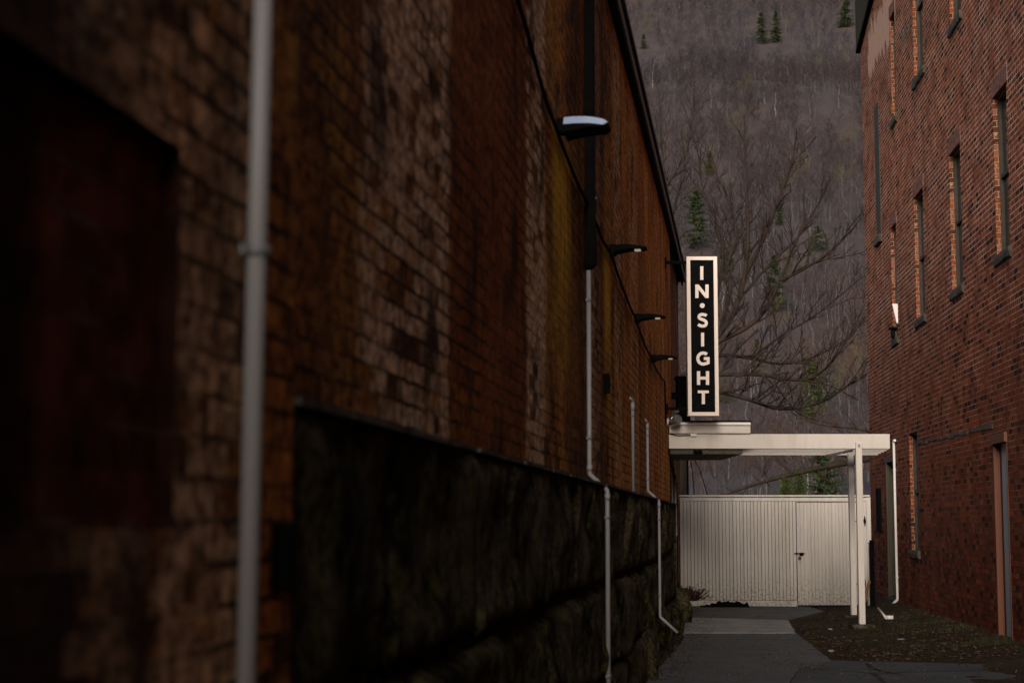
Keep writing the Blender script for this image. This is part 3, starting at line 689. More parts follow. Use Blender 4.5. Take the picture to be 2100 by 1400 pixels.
for rect in ([(1443.8,731.9),(1455.6,731.9),(1455.6,738.0),(1443.8,738.0)],[(1449.3,737.9),(1455.6,737.9),(1455.6,745.6),(1449.3,748.4)]):
    q=[lp(x,y) for x,y in rect];b.prism([(x,YL-.0008,z) for x,z in q],(0,.0135,0))
b.build('letter',M['signw'],T)
poly([(1429.6,760.7),(1436.2,760.7),(1436.2,772.0),(1448.0,772.0),(1448.0,760.7),(1454.6,760.7),(1454.6,788.8),(1448.0,788.8),(1448.0,777.9),(1436.2,777.9),(1436.2,788.8),(1429.6,788.8)])
poly([(1431.2,800.3),(1453.9,800.3),(1453.9,805.8),(1445.8,805.8),(1445.8,828.2),(1439.4,828.2),(1439.4,805.8),(1431.2,805.8)])
uw=LW.px(1369,538)[0]
for yb in (538.5,838):
    zz=at(1390,yb,YS+.07).z;xw=LW.a+LW.b*(YS+.07)
    b=MB();b.box(ID,xw,xl-.0,YS+.05,YS+.09,zz-.02,zz+.02);b.box(ID,xw,xw+.02,YS+.03,YS+.11,zz-.07,zz+.07);b.build('bracket',M['black'],T)
# black box on the wall behind the sign foot
A=at(1389,775,24.9);B=at(1409,862,24.9);b=MB();b.box(ID,A.x,B.x+.05,24.9,25.2,B.z-.02,A.z);b.box(ID,A.x-.02,B.x+.07,24.88,25.22,A.z,A.z+.03);b.box(ID,A.x-.1,A.x,24.98,25.08,A.z-.3,A.z-.2)
tag(b.build('speaker_box',M['black'],bevel=.008),'black box fixed to the wall behind the foot of the vertical sign','box')
# twin floodlight above the canopy
T=thing('flood_lamp',at(1376,868,22.9),'small silver flood lamp on a white round base where the canopy meets the wall','lamp')
c0=at(1367,864,22.9);b=MB();b.tube([c0-Vector((.02,0,0)),c0+Vector((.025,0,0))],.05,16);b.build('base',M['pvcw'],T)
b=MB();b.tube([c0,at(1375,862,22.88),at(1380,853,22.85)],.016,10);b.build('arm',M['chrome'],T)
c1=at(1386,862,22.8);b=MB();b.tube([at(1379,868,22.86),c1,at(1391,858,22.75)],[.03,.055,.062],16);b.build('lamp_head',M['chrome'],T)
c1=at(1382,846,22.9);b=MB();b.tube([at(1380,853,22.9),c1,at(1388,842,22.82)],[.02,.03,.034],14);b.build('lamp_head',M['chrome'],T)
# ================= CANOPY / PERGOLA =================
YB=23.1
T=thing('pergola',at(1600,1270,YB),'cream painted wooden canopy with beams on two posts under the vertical sign','pergola')
xa=at(1372,905,YB).x;xb=at(1825,905,YB).x;ztop=at(1600,889.5,YB).z;zbot=at(1600,919.5,YB).z
b=MB();b.box(ID,xa,xb,YB,YB+.045,zbot,ztop);b.build('beam',M['white'],T,bevel=.004)
rr=[(23.55,1822,.0),(24.0,1818,.0),(24.45,1812,0),(24.9,1806,0),(25.45,1800,0)]
for Y,x,_ in rr:
    xe=at(x,905,Y).x;xs_=LW.a+LW.b*Y+.03;b=MB();b.box(ID,xs_,xe,Y,Y+.045,zbot+.004,ztop-.05);b.build('rafter',M['white'],T,bevel=.003)
# purlin running back over the posts and one at the wall
pxc=at(1762,1000,YB).x;px0=at(1755.5,1000,YB).x;px1=at(1768,1000,YB).x
gz0=.045
zp=at(1761,907,YB).z
b=MB();b.box(ID,px0,px1,YB-.048,YB-.0008,gz0,zp);b.box(ID,px0+.002,px1-.002,YB-.0007,YB+.044,gz0,zbot-.001);b.build('post',M['white'],T,bevel=.004)
p2a=at(1739.5,1100,25.5).x;p2b=at(1750.5,1100,25.5).x
b=MB();b.box(ID,p2a,p2b,25.36,25.449,gz0,zbot+.05);b.build('post',M['white'],T,bevel=.004)
b=MB();b.box(ID,px0-.02,px0+.022,YB+.046,25.3,zbot-.03,zbot+.0);b.build('side_beam',M['white'],T,bevel=.003)
for xx,yy in (((px0+px1)/2,YB-.002),((p2a+p2b)/2,25.40)):
    b=MB();b.box(ID,xx-.16,xx+.16,yy-.14,yy+.14,-.02,gz0-.003);b.build('post_footing',M['stone'],T,bevel=.01)
for k,zq in enumerate((zp-.035,zbot+.03)):
    b=MB();c=Vector(((px0+px1)/2,YB-.048,zq));b.tube([c+Vector((0,.004,0)),c+Vector((0,-.012,0))],.012,8);b.build('bolt',M['clamp'],T)
# roofed left half: fascia tier, bright flashing, deck, dark soffit
x2=at(1538,870,YB).x;zf0=at(1450,888,YB-.03).z;zf1=at(1450,871,YB-.03).z
b=MB();b.box(ID,xa+.004,x2,YB-.045,YB-.0012,zf0,zf1);b.build('fascia',M['white'],T,bevel=.003)
b=MB();b.box(ID,xa+.09,x2-.002,YB-.075,YB-.046,zf1-.002,zf1+.022);b.box(ID,xa+.05,x2+.0,YB-.06,YB+.0,zf1+.023,zf1+.036);b.build('gutter_trim',M['pvcw'],T)
b=MB();b.box(ID,xa+.06,x2+.012,YB-.07,25.6,zf1+.037,zf1+.058);b.build('roof_deck',M['black'],T)
x3=at(1522,930,YB+.1).x
b=MB();b.box(ID,xa+.02,x3,YB+.05,25.5,zbot-.07,zbot-.004);b.build('soffit',M['olive'],T)
b=MB();b.box(ID,at(1521,900,YB).x,at(1534,900,YB).x,YB-.0035,YB-.0005,zbot+.002,zf0-.002);b.build('splice_plate',M['white'],T)
# small white junction light and its cable on the beam
T=thing('beam_light',at(1422,891,YB-.02),'small white box light with a black lead on the front canopy beam','lamp')
A=at(1416,888,YB-.03);B=at(1429,894.5,YB-.03);b=MB();b.box(ID,A.x,B.x,YB-.035,YB-.001,B.z,A.z);b.build('housing',M['pvcw'],T,bevel=.006)
b=MB();b.tube([at(1373,889,YB-.01),at(1390,893,YB-.012),at(1405,892.5,YB-.012),at(1417,892,YB-.015)],.007,6);b.build('lead',M['black'],T)
b=MB()
T=thing('soffit_lamp',at(1440,927,YB+.15),'small dark twin lamp under the canopy soffit, one head catching light','lamp')
for x,m in ((1424,'black'),(1433,'black'),(1450,'chrome')):
    b=MB();p=at(x,926,YB+.02);b.tube([p+Vector((0,.12,.03)),p+Vector((.02,0,-.012))],[.02,.034 if m=='black' else .014],12);b.build('lamp_head',M[m],T)
# thin pole and slack cables beyond the canopy
T=thing('utility_pole',at(1410,1010,30.5)-Vector((0,0,at(1410,1010,30.5).z)),'thin dark pole standing behind the fence at its left end','pole')
p=at(1410,960,30.5);b=MB();b.tube([(p.x,30.5,0),(p.x,30.5,HC+1.9)],.018,8);b.build('pole',M['black'],T)
for i,pp in enumerate((((1413,925),(1420,965),(1424,1015)),((1415,925),(1436,965),(1452,1018)))):
    b=MB();b.tube([at(x,y,30.4-.05*i) for x,y in pp],.008,6)
    b.build('stay_wire',M['black'],T)
# ================= FENCE =================
YF=28.5
T=thing('board_fence',at(1590,1241,YF),'white vertical board fence closing the end of the alley','fence')
xl_=at(1395,1130,YF).x;xr_=at(1783,1130,YF).x;ft=at(1590,1016,YF).z;fb=.03
xd0=at(1634,1130,YF).x;xd1=at(1774,1130,YF).x;dt=at(1700,1030,YF).z;db=at(1700,1240,YF).z
db=max(db,.02)
r=random.Random(11);b=MB();x=xl_
while x<xr_-.01:
    w=.0585;x1=min(x+w,xr_);
    zb=fb+.09
    z0=zb
    if xd0-.004<x+.03<xd1: z0=dt+.012
    if x<xd0-.004<x1: x1=xd0-.004
    b.box(ID,x+.0035,x1-.0035,YF+r.uniform(0,.0015),YF+.02,z0,ft-.035);x=x1
b.build('boards',M['fencew'],T,bevel=.003)
b=MB();b.box(ID,xl_,xd0-.012,YF+.018,YF+.03,fb,ft-.03);b.box(ID,xd0-.012,xr_,YF+.018,YF+.03,dt+.014,ft-.03);b.box(ID,xd1+.012,xr_,YF+.018,YF+.03,fb,dt+.013);b.build('backing',M['fdark'],T)
b=MB();b.box(ID,xl_-.01,xr_+.015,YF-.05,YF+.06,ft-.015,ft+.012);b.box(ID,xl_,xr_,YF-.012,YF-.001,ft-.09,ft-.03);b.build('cap_rail',M['fencew'],T,bevel=.003)
b=MB();b.box(ID,xl_,xd0-.006,YF-.016,YF-.001,fb,fb+.085);b.box(ID,xl_,xd0-.006,YF-.03,YF-.017,fb-.02,fb+.03);b.build('bottom_rail',M['fencew'],T,bevel=.003)
b=MB();b.box(ID,xr_-.04,xr_+.03,YF-.02,YF+.05,0,ft-.016);b.build('end_post',M['fencew'],T)
b=MB();x=xd0+.004
while x<xd1-.02:
    x1=min(x+.0585,xd1-.012);b.box(ID,x+.0018,x1-.001,YF-.006+r.uniform(0,.001),YF+.016,db,dt);x=x1
d_=b.build('gate',M['fencew'],T,bevel=.002)
b=MB();b.box(ID,xd0+.006,xd1-.014,YF+.0165,YF+.03,db+.01,dt-.01);b.build('backing',M['fdark'],d_)
b=MB();A=at(1629,1134,YF-.02);
b.box(ID,A.x,A.x+.17,YF-.022,YF-.007,A.z-.014,A.z+.006);b.box(ID,A.x+.03,A.x+.045,YF-.03,YF-.022,A.z-.03,A.z+.03);b.box(ID,A.x+.09,A.x+.15,YF-.028,YF-.0222,A.z-.04,A.z+.012);b.build('latch',M['black'],d_)
b=MB();p=Vector((A.x+.085,YF-.035,A.z-.075));b.box(ID,p.x-.022,p.x+.022,YF-.05,YF-.025,p.z-.028,p.z+.018)
arc=[(p.x+.014*math.cos(a),YF-.037,p.z+.018+.022*math.sin(a)) for a in [math.pi*k/8 for k in range(9)]];b.tube(arc,.0045,6);b.build('padlock',M['rust'],d_)
for yy in (1068,1196):
    zc=at(1770,yy,YF).z;xh=at(1771,yy,YF).x;b=MB()
    b.prism([(xh+.012*1,YF-.012,zc-.085),(xh+.02,YF-.012,zc-.085),(xh+.03,YF-.012,zc-.05),(xh+.038,YF-.012,zc),(xh+.03,YF-.012,zc+.05),(xh+.02,YF-.012,zc+.085),(xh+.012,YF-.012,zc+.085),(xh+.008,YF-.012,zc+.03),(xh-.03,YF-.012,zc+.012),(xh-.16,YF-.012,zc+.006),(xh-.16,YF-.012,zc-.006),(xh-.03,YF-.012,zc-.012),(xh+.008,YF-.012,zc-.03)],(0,.011,0))
    b.build('hinge',M['black'],d_)
# black post, board and bits right of the gate
A=at(1787,1108,28.3);T=thing('metal_post',(A.x,28.3,0),'black metal post with a cap between the fence and the right wall','post')
b=MB();b.box(ID,A.x-.035,A.x+.035,28.26,28.34,-.02,A.z-.05);b.build('post',M['black'],T)
b=MB();b.box(ID,A.x-.045,A.x+.045,28.25,28.35,A.z-.049,A.z-.03);b.tube([(A.x,28.3,A.z-.03),(A.x,28.3,A.z-.01),(A.x,28.3,A.z+.01)],[.025,.04,.03],10);b.build('cap',M['black'],T)
b=MB();p=[at(1769,1233,27.9),at(1776,1225,27.9),at(1783,1195,27.95),at(1783,1228,27.9)]
b=MB();b.prism([at(1768,1234,27.9),at(1776,1234,27.9),at(1786,1190,28.1),at(1781,1190,28.1)],(0,.03,0));tag(b.build('leaning_board',M['plank']),'short bare brown board leaning against the black post by the gate','board')
# white plastic pipe on the right wall
A=[(1840,901),(1834,903),(1838.5,1226),(1834,1238)]
pu=RW.px(1834,950,.03)[0]
zt1=RW.px(1834,903,.03)[1];zb1=RW.px(1838,1228,.03)[1]
pipe('drain_pipe',[RW.w(pu-.13,.03,zt1),RW.w(pu,.03,zt1),RW.w(pu-.03,.035,(zt1+zb1)/2),RW.w(pu,.03,zb1),RW.w(pu+.03,.10,zb1-.07)],.021,'pvcw','slender white plastic drain pipe standing against the right brick wall past the canopy','pipe',
 [RW.w(pu-.01,.03,RW.px(1836,963,.03)[1]),RW.w(pu-.01,.03,RW.px(1838,1182,.03)[1])],RW,None,'pvcw')
# fallen pipe end and pale scraps on the ground
a_=onG(1801,1246,.05);c_=onG(1817,1266,.04)
T=thing('broken_pipe',c_,'short white pipe end lying in the dirt below the drain pipe','pipe');b=MB();b.tube([a_,c_],.018,10);b.build('pipe',M['pvcw'],T);b=MB();b.tube([c_,c_+Vector((.10,-.03,.0))],.035,12);b.build('coupling',M['pvcw'],T)
# white panel hanging in the far first floor window + black lamp below
uA,zA1=RW.px(1838,625,.05);uB,zB1=RW.px(1830,665,.12)
b=MB();pts=[RW.w(WIN[3][0],.0,RW.px(1837,625)[1]),RW.w(WIN[3][0],.0,RW.px(1838,664)[1]),RW.w(WIN[3][1]-.1,.06,RW.px(1833,652)[1]),RW.w(WIN[3][1],.02,RW.px(1829,630)[1])]
zt2=RW.px(1837,626)[1];zb2=RW.px(1837,666)[1];a=WIN[3][0]
b.prism([RW.w(a+.02,-.05,zt2),RW.w(a+.02,.085,zt2),RW.w(a+.02,.02,zb2),RW.w(a+.02,-.05,zb2)],RW.d*.05)
tag(b.build('shutter_panel',M['pvcw']),'white wedge panel jutting from the foot of the farthest first floor window','panel')
p=RW.px(1829,682,.08)
T=thing('wall_lantern',RW.w(p[0],0,p[1]),'small black lantern under the white wedge panel on the right wall','lamp')
b=MB();c=RW.w(p[0],.06,p[1]);b.tube([c+Vector((0,0,.10)),c+Vector((0,0,.07)),c+Vector((0,0,.055))],[.02,.08,.085],12);b.build('lamp_hood',M['black'],T)
b=MB();b.tube([c+Vector((0,0,.055)),c+Vector((0,0,-.10))],[.045,.03],10);b.build('lantern_body',M['black'],T);b=MB();b.tube([RW.w(p[0],.0,p[1]+.03),RW.w(p[0],.12,p[1]+.09)],.012,8);b.build('arm',M['black'],T)
# ================= GROUND DETAIL =================
def rock(name,c,rx,ry,rz,seed,mat,label,cat='rock',group=None):
    b=MB();n=14;P=[]
    for i in range(n+1):
        th=math.pi*i/n;row=[]
        for j in range(2*n+1):
            ph=2*math.pi*(j%(2*n))/(2*n);d=Vector((math.sin(th)*math.cos(ph),math.sin(th)*math.sin(ph),math.cos(th)))
            k=1+.28*noise.noise(d*1.6+Vector((seed,0,0)))+.12*noise.noise(d*4+Vector((seed,2,0)))
            d=Vector([math.copysign(abs(q)**.72,q) for q in d])*k
            row.append((c[0]+d.x*rx,c[1]+d.y*ry,c[2]+d.z*rz))
        P.append(row)
    b.grid(P,smooth=True);return tag(b.build(name,M[mat]),label,cat,group)
GR='rough stones at the foot of the left wall'
for i,(x,y,rx,ry,rz,lb_) in enumerate(((1395,1278,.20,.42,.32,'farthest squared stone at the foot of the left wall by the pale slab'),(1372,1298,.17,.45,.26,'stone under the bent foot of the farthest conduit'),
    (1352,1335,.14,.5,.34,'second stone from the camera along the foot of the left wall'),(1325,1388,.12,.6,.42,'nearest dark stone at the bottom of the photo against the plinth'),(1384,1248,.16,.3,.3,'low stone below the red dry shrub'))):
    p=onG(x,y);rock('stone_block',(p.x-.02,p.y+.1,rz*.5),rx,ry,rz,i*7.3,'stone',lb_,'stone',GR)
# dry red shrub
def shrub(c,name,mat,label,h,w,n,seed,leaf=.012):
    r=random.Random(seed);b=MB()
    for k in range(n):
        d=Vector((r.gauss(0,.6),r.gauss(0,.6),1)).normalized();L=h*r.uniform(.5,1);p=Vector(c)+Vector((r.uniform(-w,w)*.4,r.uniform(-w,w)*.4,0));pts=[p]
        for s_ in range(4): d=(d+Vector((r.gauss(0,.2),r.gauss(0,.2),-.05))).normalized();p=p+d*L/4;pts.append(p)
        b.tube(pts,[.004,.0035,.003,.002,.001],3,cap=False)
        for q_ in range(12):
            i=r.randrange(1,4);pp=pts[i].lerp(pts[i+1],r.random());dd=Vector((r.gauss(0,1),r.gauss(0,1),r.gauss(0,.7))).normalized()*leaf*2.4;e=dd.cross(Vector((r.random(),1,r.random()))).normalized()*leaf*.6
            b.face([pp,pp+dd*.5+e,pp+dd,pp+dd*.5-e])
    return tag(b.build(name,M[mat]),label,'shrub')
c=onG(1408,1262);shrub((c.x,c.y+.1,.22),'dry_shrub','rshrub','dry red brown shrub at the foot of the left wall beside the fence',.26,.5,150,3)
# rotting heap along fence foot
b=MB();A=at(1436,1238,28.25);B=at(1540,1240,28.25);P=[]
for i in range(60):
    s_=i/59;x=A.x+(B.x-A.x)*s_;row=[];hh=(.035+.07*max(0,math.sin(s_*math.pi*.93+.2))*(.6+.9*s_)+.05*abs(noise.noise(Vector((x*9,0,0))))+.03*noise.noise(Vector((x*23,0,0))))*min(1,(1-s_)*14+.05)
    for j in range(10):
        a=math.pi*j/9;row.append((x,28.22-.20*math.cos(a),max(-.02,hh*math.sin(a)+.02*noise.noise(Vector((x*9,a*3,1)))*(0<j<9)-.01)))
    P.append(row)
b.grid(P);tag(b.build('leaf_heap',M['tarp']),'low black heap of rotted leaves along the foot of the fence','heap')
# stones and litter
def leafmesh(name,n,region,cols,size,kind,mat,upright=False,seed=1):
    r=random.Random(seed);V=[];Fc=[];C=[]
    k=0
    while k<n:
        p=region(r)
        if p is None: continue
        x,y,z=p;a=r.uniform(0,6.28);s_=size*r.uniform(.5,1.3);t_=r.uniform(-.5,.5)
        if upright:
            w=.0035;hx=r.gauss(0,.3)*s_;hy=r.gauss(0,.3)*s_;vs=[(x-w*math.cos(a),y-w*math.sin(a),z),(x+w*math.cos(a),y+w*math.sin(a),z),(x+hx,y+hy,z+s_)]
        else:
            ca,sa=math.cos(a),math.sin(a);vs=[(x+ca*s_,y+sa*s_,z+.006+t_*s_*.4),(x-sa*s_*.5,y+ca*s_*.5,z+.012),(x-ca*s_,y-sa*s_,z+.006),(x+sa*s_*.5,y-ca*s_*.5,z+.004+abs(t_)*s_*.4)]
        i=len(V);V+=vs;Fc.append(tuple(range(i,i+len(vs))));c=r.choice(cols);f=r.uniform(.6,1.3);C+=[(c[0]*f,c[1]*f,c[2]*f,1)]*len(vs);k+=1
    me=bpy.data.meshes.new(name);me.from_pydata(V,[],Fc);me.materials.append(M[mat]);at_=me.color_attributes.new('tint','FLOAT_COLOR','POINT');at_.data.foreach_set('color',[q for c in C for q in c])
    o=bpy.data.objects.new(name,me);COL.objects.link(o);return o
def reg_dirt(r):
    x=r.uniform(1640,2090);y=1236+ r.random()**.8*118;p=onG(x,y)
    if p.x>RW.a+RW.b*p.y-.04: return None
    if y>1352+(x-1705)*.03: return None
    if x<1633+(y-1297)*1.31+12 and y>1262: return None
    if r.random()<.25+.5*(noise.noise(Vector((p.x*1.5,p.y*.8,5)))>0): return (p.x,p.y,gz(p.x,p.y))
    return None
o=leafmesh('leaf_litter',2600,reg_dirt,[(.09,.05,.025),(.12,.075,.04),(.05,.03,.02),(.15,.11,.07),(.03,.02,.012)],.022,'stuff','leaf');tag(o,'brown fallen leaves scattered over the dirt verge','leaves',kind='stuff')
def reg_grass(r):
    x=r.uniform(1700,2090);y=r.uniform(1262,1335);p=onG(x,y);e=RW.a+RW.b*p.y-p.x
    if e<.03 or e>1.5: return None
    if r.random()>math.exp(-e/.5): return None
    if noise.noise(Vector((p.x*1.1,p.y*.7,9)))<-.12: return None
    return (p.x,p.y,gz(p.x,p.y)-.005)
o=leafmesh('weedy_grass',2200,reg_grass,[(.03,.045,.01)],.055,'stuff','grass',True,4);tag(o,'sparse green weeds along the foot of the right wall','grass',kind='stuff')
def reg_leftedge(r):
    y=r.uniform(1262,1400);x=1413-(y-1280)*.6+r.random()**2*60;p=onG(x,y);return (p.x,p.y,.024)
o=leafmesh('path_debris',500,reg_leftedge,[(.05,.035,.025),(.10,.08,.06),(.03,.02,.015)],.016,'stuff','leaf',seed=8);tag(o,'crumbs of dirt and leaf along the left edge of the path','debris',kind='stuff')
PB='small pale stones lying on the dirt verge'
for i,(x,y,s_,lb_) in enumerate(((1704,1335,.022,'pale pebble at the edge of the path bend'),(1848,1313,.03,'flat pale stone in the middle of the dirt verge'),(2035,1332,.05,'flat pale scrap of stone below the right door'),(2062,1327,.03,'small pale stone nearest the door threshold'),(1762,1288,.06,'broken tan stone in front of the front canopy post'),(1703,1290,.018,'tiny pale stone left of the canopy posts'),(1955,1335,.018,'tiny pale stone on the verge right of the middle'))):
    p=onG(x,y);rock('pebble',(p.x,p.y,s_*.3),s_*1.5,s_*1.2,s_*.6,i*3.1+2,'sill' if i==4 else 'conc',lb_,'stone',PB)
# twig on the pavement
def reg_path(r):
    y=r.uniform(1262,1398);x=r.uniform(1330,2095);p=onG(x,y)
    if y<1352 and x>1650: return None
    return (p.x,p.y,.022) if r.random()<.25+.5*(noise.noise(Vector((p.x*2,p.y,3)))>.1) else None
o=leafmesh('path_grit',900,reg_path,[(.03,.025,.02),(.12,.09,.06),(.16,.15,.13),(.02,.015,.012)],.011,'stuff','leaf',seed=18);tag(o,'grit and small leaf scraps strewn over the concrete path','debris',kind='stuff')
p=[onG(x,y,.03) for x,y in ((1777,1359),(1795,1370),(1815,1376),(1840,1380),(1862,1385))];b=MB();b.tube(p,[.008,.008,.007,.005,.002],5);b.tube([onG(1778,1359,.03),onG(1786,1368,.04),onG(1795,1370,.03)],.005,5);b.tube([onG(1655,1331,.03),onG(1672,1330,.03),onG(1692,1329.5,.03)],.004,5)
tag(b.build('twig',M['bark2']),'thin dark twig lying across the pavement at lower right','twig')
# ================= TREES =================
def grow(b,pts,rad,r,lv,dens=1.0,upb=.35,maxl=1.6,n=6):
    """pts polyline (Vectors), rad list; adds side branches recursively"""
    b.tube(pts,rad,n if lv<1 else (4 if lv<2 else 3),cap=False)
    if lv>=3: return
    L=sum((q-p).length for p,q in zip(pts,pts[1:]))
    sp={0:.17,1:.13,2:.10}[lv]/dens;cnt=max(1,int(L/sp));side=r.uniform(0,6)
    for k in range(cnt):
        f=(k+r.random())/cnt
        if lv==0 and f<.12: continue
        s_=f*(len(pts)-1);i=min(int(s_),len(pts)-2);p=pts[i].lerp(pts[i+1],s_-i);rr=rad[i]+(rad[i+1]-rad[i])*(s_-i)
        t=(pts[i+1]-pts[i]).normalized();side+=2.4+r.gauss(0,.4)
        o=t.orthogonal().normalized();o=Matrix.Rotation(side,3,t)@o;ang=r.uniform(.5,1.05)
        d=(t*math.cos(ang)+o*math.sin(ang)+Vector((0,0,upb))).normalized()
        ln={0:maxl*(1-.55*f)*r.uniform(.35,1),1:.50*r.uniform(.4,1)*(1-.4*f),2:.10*r.uniform(.4,1.2)}[lv]
        ns={0:7,1:4,2:1}[lv];q=p.copy();P=[q]
        for _ in range(ns):
            d=(d+Vector((r.gauss(0,.10),r.gauss(0,.10),r.gauss(0,.08)+.05))).normalized();q=q+d*ln/ns;P.append(q)
        r0=min(rr*.62,{0:.024,1:.0145,2:.0105}[lv]);r1={0:.0105,1:.0095,2:.009}[lv];r1=min(r1,r0)
        grow(b,P,[r0+(min(r1,r0)-r0)*j/ns for j in range(ns+1)],r,lv+1,dens,upb,maxl,n)
def sm(pts):
    P=[];n=len(pts)
    for i in range(n-1):
        p0=pts[max(i-1,0)];p1=pts[i];p2=pts[i+1];p3=pts[min(i+2,n-1)]
        for k in range(4):
            t=k/4;P.append(.5*((2*p1)+(p2-p0)*t+(2*p0-5*p1+4*p2-p3)*t*t+(3*p1-p0-3*p2+p3)*t**3))
    P.append(pts[-1]);return P
r=random.Random(21)
T=thing('bare_tree',(at(1387,1100,36).x,36,0),'bare spreading tree behind the vertical sign, its twigs filling the gap','tree')
YT=36;k_=YT/3500
b=MB();base=Vector((at(1385,1100,YT).x,YT,-.1));fork=at(1397,800,YT)
b.tube([base,base.lerp(fork,.5)+Vector((.05,0,0)),fork],[.17,.14,.12],12);b.build('trunk',M['bark'],T)
limbs=[([(1397,800,0),(1430,740,0),(1474,686,.2),(1505,640,.3),(1526,570,.4),(1534,480,.4),(1530,380,.5),(1528,300,.5),(1527,235,.5)],6.5),
([(1440,725,0),(1474,700,-.2),(1530,672,-.4),(1570,635,-.5),(1600,575,-.7),(1640,480,-.8),(1690,400,-1)],5),
([(1397,770,0),(1474,730,.3),(1540,735,.5),(1600,746,.6),(1660,735,.8),(1720,705,.9),(1778,655,1)],3.2),
([(1397,775,0),(1474,768,-.2),(1560,768,-.4),(1640,779,-.5),(1690,758,-.6),(1735,700,-.6),(1778,615,-.7)],4),
([(1397,800,0),(1474,803,.1),(1540,820,0),(1600,838,-.1),(1680,826,-.2),(1730,797,-.2),(1778,765,-.3)],4.6),
([(1474,686,.2),(1497,600,.6),(1494,540,.8),(1510,480,.9),(1490,400,1.1),(1455,330,1.2),(1445,290,1.3)],3.6),
([(1397,790,0),(1368,640,0),(1362,520,-.2),(1363,400,-.3),(1358,300,-.4),(1352,190,-.5)],4),
([(1365,500,-.1),(1385,420,.2),(1405,320,.4),(1422,230,.5),(1424,160,.6)],2.6),
([(1526,570,.4),(1570,480,0),(1600,400,-.2),(1625,330,-.3),(1633,262,-.4)],3.2),
([(1600,575,-.7),(1660,545,-1),(1720,500,-1.1),(1772,440,-1.3)],2.8),
([(1515,615,.3),(1580,540,.8),(1650,470,1.1),(1705,360,1.3)],3.0),
([(1440,735,.2),(1480,560,1.2),(1475,470,1.4),(1440,380,1.5),(1437,300,1.5)],2.8),
([(1540,735,.5),(1600,690,.2),(1680,640,0),(1778,560,-.2)],2.4),
([(1560,768,-.4),(1600,800,-.6),(1640,850,-.7),(1720,870,-.8)],1.8),
([(1640,779,-.5),(1700,790,-.8),(1760,820,-1)],1.6)]
for pl,rp in limbs:
    P=sm([at(x,y,YT+dz) for x,y,dz in pl]);n=len(P)
    b=MB();grow(b,P,[rp*k_*1.15*(1-i/(n-1))**.8+.005 for i in range(n)],r,0,dens=.9,upb=.42,maxl=1.4)
    b.build('limb',M['bark'],T)
T=thing('bare_tree',(at(1830,1100,41).x,41,0),'second bare tree behind the right building whose mossy limb sags over the fence','tree')
b=MB();base=Vector((at(1835,1100,41).x,41,-.1));fork=at(1832,925,41);b.tube([base,fork,at(1840,700,41)],[.2,.16,.1],12);b.build('trunk',M['bark2'],T)
for pl,rp in (([(1832,930,0),(1760,945,0),(1700,955,0),(1650,966,0),(1600,978,0),(1550,992,0),(1505,1007,0),(1470,1020,0)],6.8),([(1665,962,0),(1668,940,.2),(1690,925,.3),(1725,915,.4)],2.4),([(1600,976,0),(1625,990,-.1),(1640,1010,-.2)],2.5),([(1665,960,.1),(1705,990,.1),(1730,1015,.1)],2.2),([(1832,900,.3),(1760,880,.4),(1680,870,.6),(1620,845,.8)],2.0),([(1620,965,.4),(1590,940,.5),(1610,925,.5)],1.8)):
    P=sm([at(x,y,41+dz) for x,y,dz in pl]);n=len(P);b=MB();grow(b,P,[rp*(41/3500)*.9*(1-i/(n-1))**.5+.006 for i in range(n)],r,0,dens=.6,upb=.25,maxl=.9);b.build('limb',M['bark2'],T)
def hit(x,y):
    rr_=ray(x,y);t=100
    while t<1400:
        p=CAM+rr_*t
        if p.z<=terr(p.x,p.y): return p
        t+=1.5
    return CAM+rr_*900
E=[('left one of the dark pine pair high on the hillside',1562,22,90,30,'pine'),('right one of the dark pine pair high on the hillside',1592,18,88,30,'pine'),
('dark pine at the top edge near the right building',1735,-25,62,34,'pine'),('tiny pine high up beside the left roof edge',1320,68,102,22,'pine'),
('small yellow green pine right of the upper bare twigs',1456,308,362,24,'pine2'),('broad dark pine behind the twigs above the sign',1428,385,512,66,'pine'),
('small dark pine left of centre beneath the broad dark pine',1486,500,575,44,'pine'),('wide low pine among the right hand twigs',1678,462,520,62,'pine'),
('tall dark pine right of the sign top',1588,520,642,48,'pine'),('small green pine right of the sign letter G',1553,695,765,40,'pine2'),
('large green pine right of the sign foot',1668,735,868,78,'pine2'),('slim pine between the tall bare limbs',1597,405,462,22,'pine'),
('small green pine just beside the sign foot',1488,775,830,34,'pine2')]
EP=[hit(e[1],e[3]) for e in E]
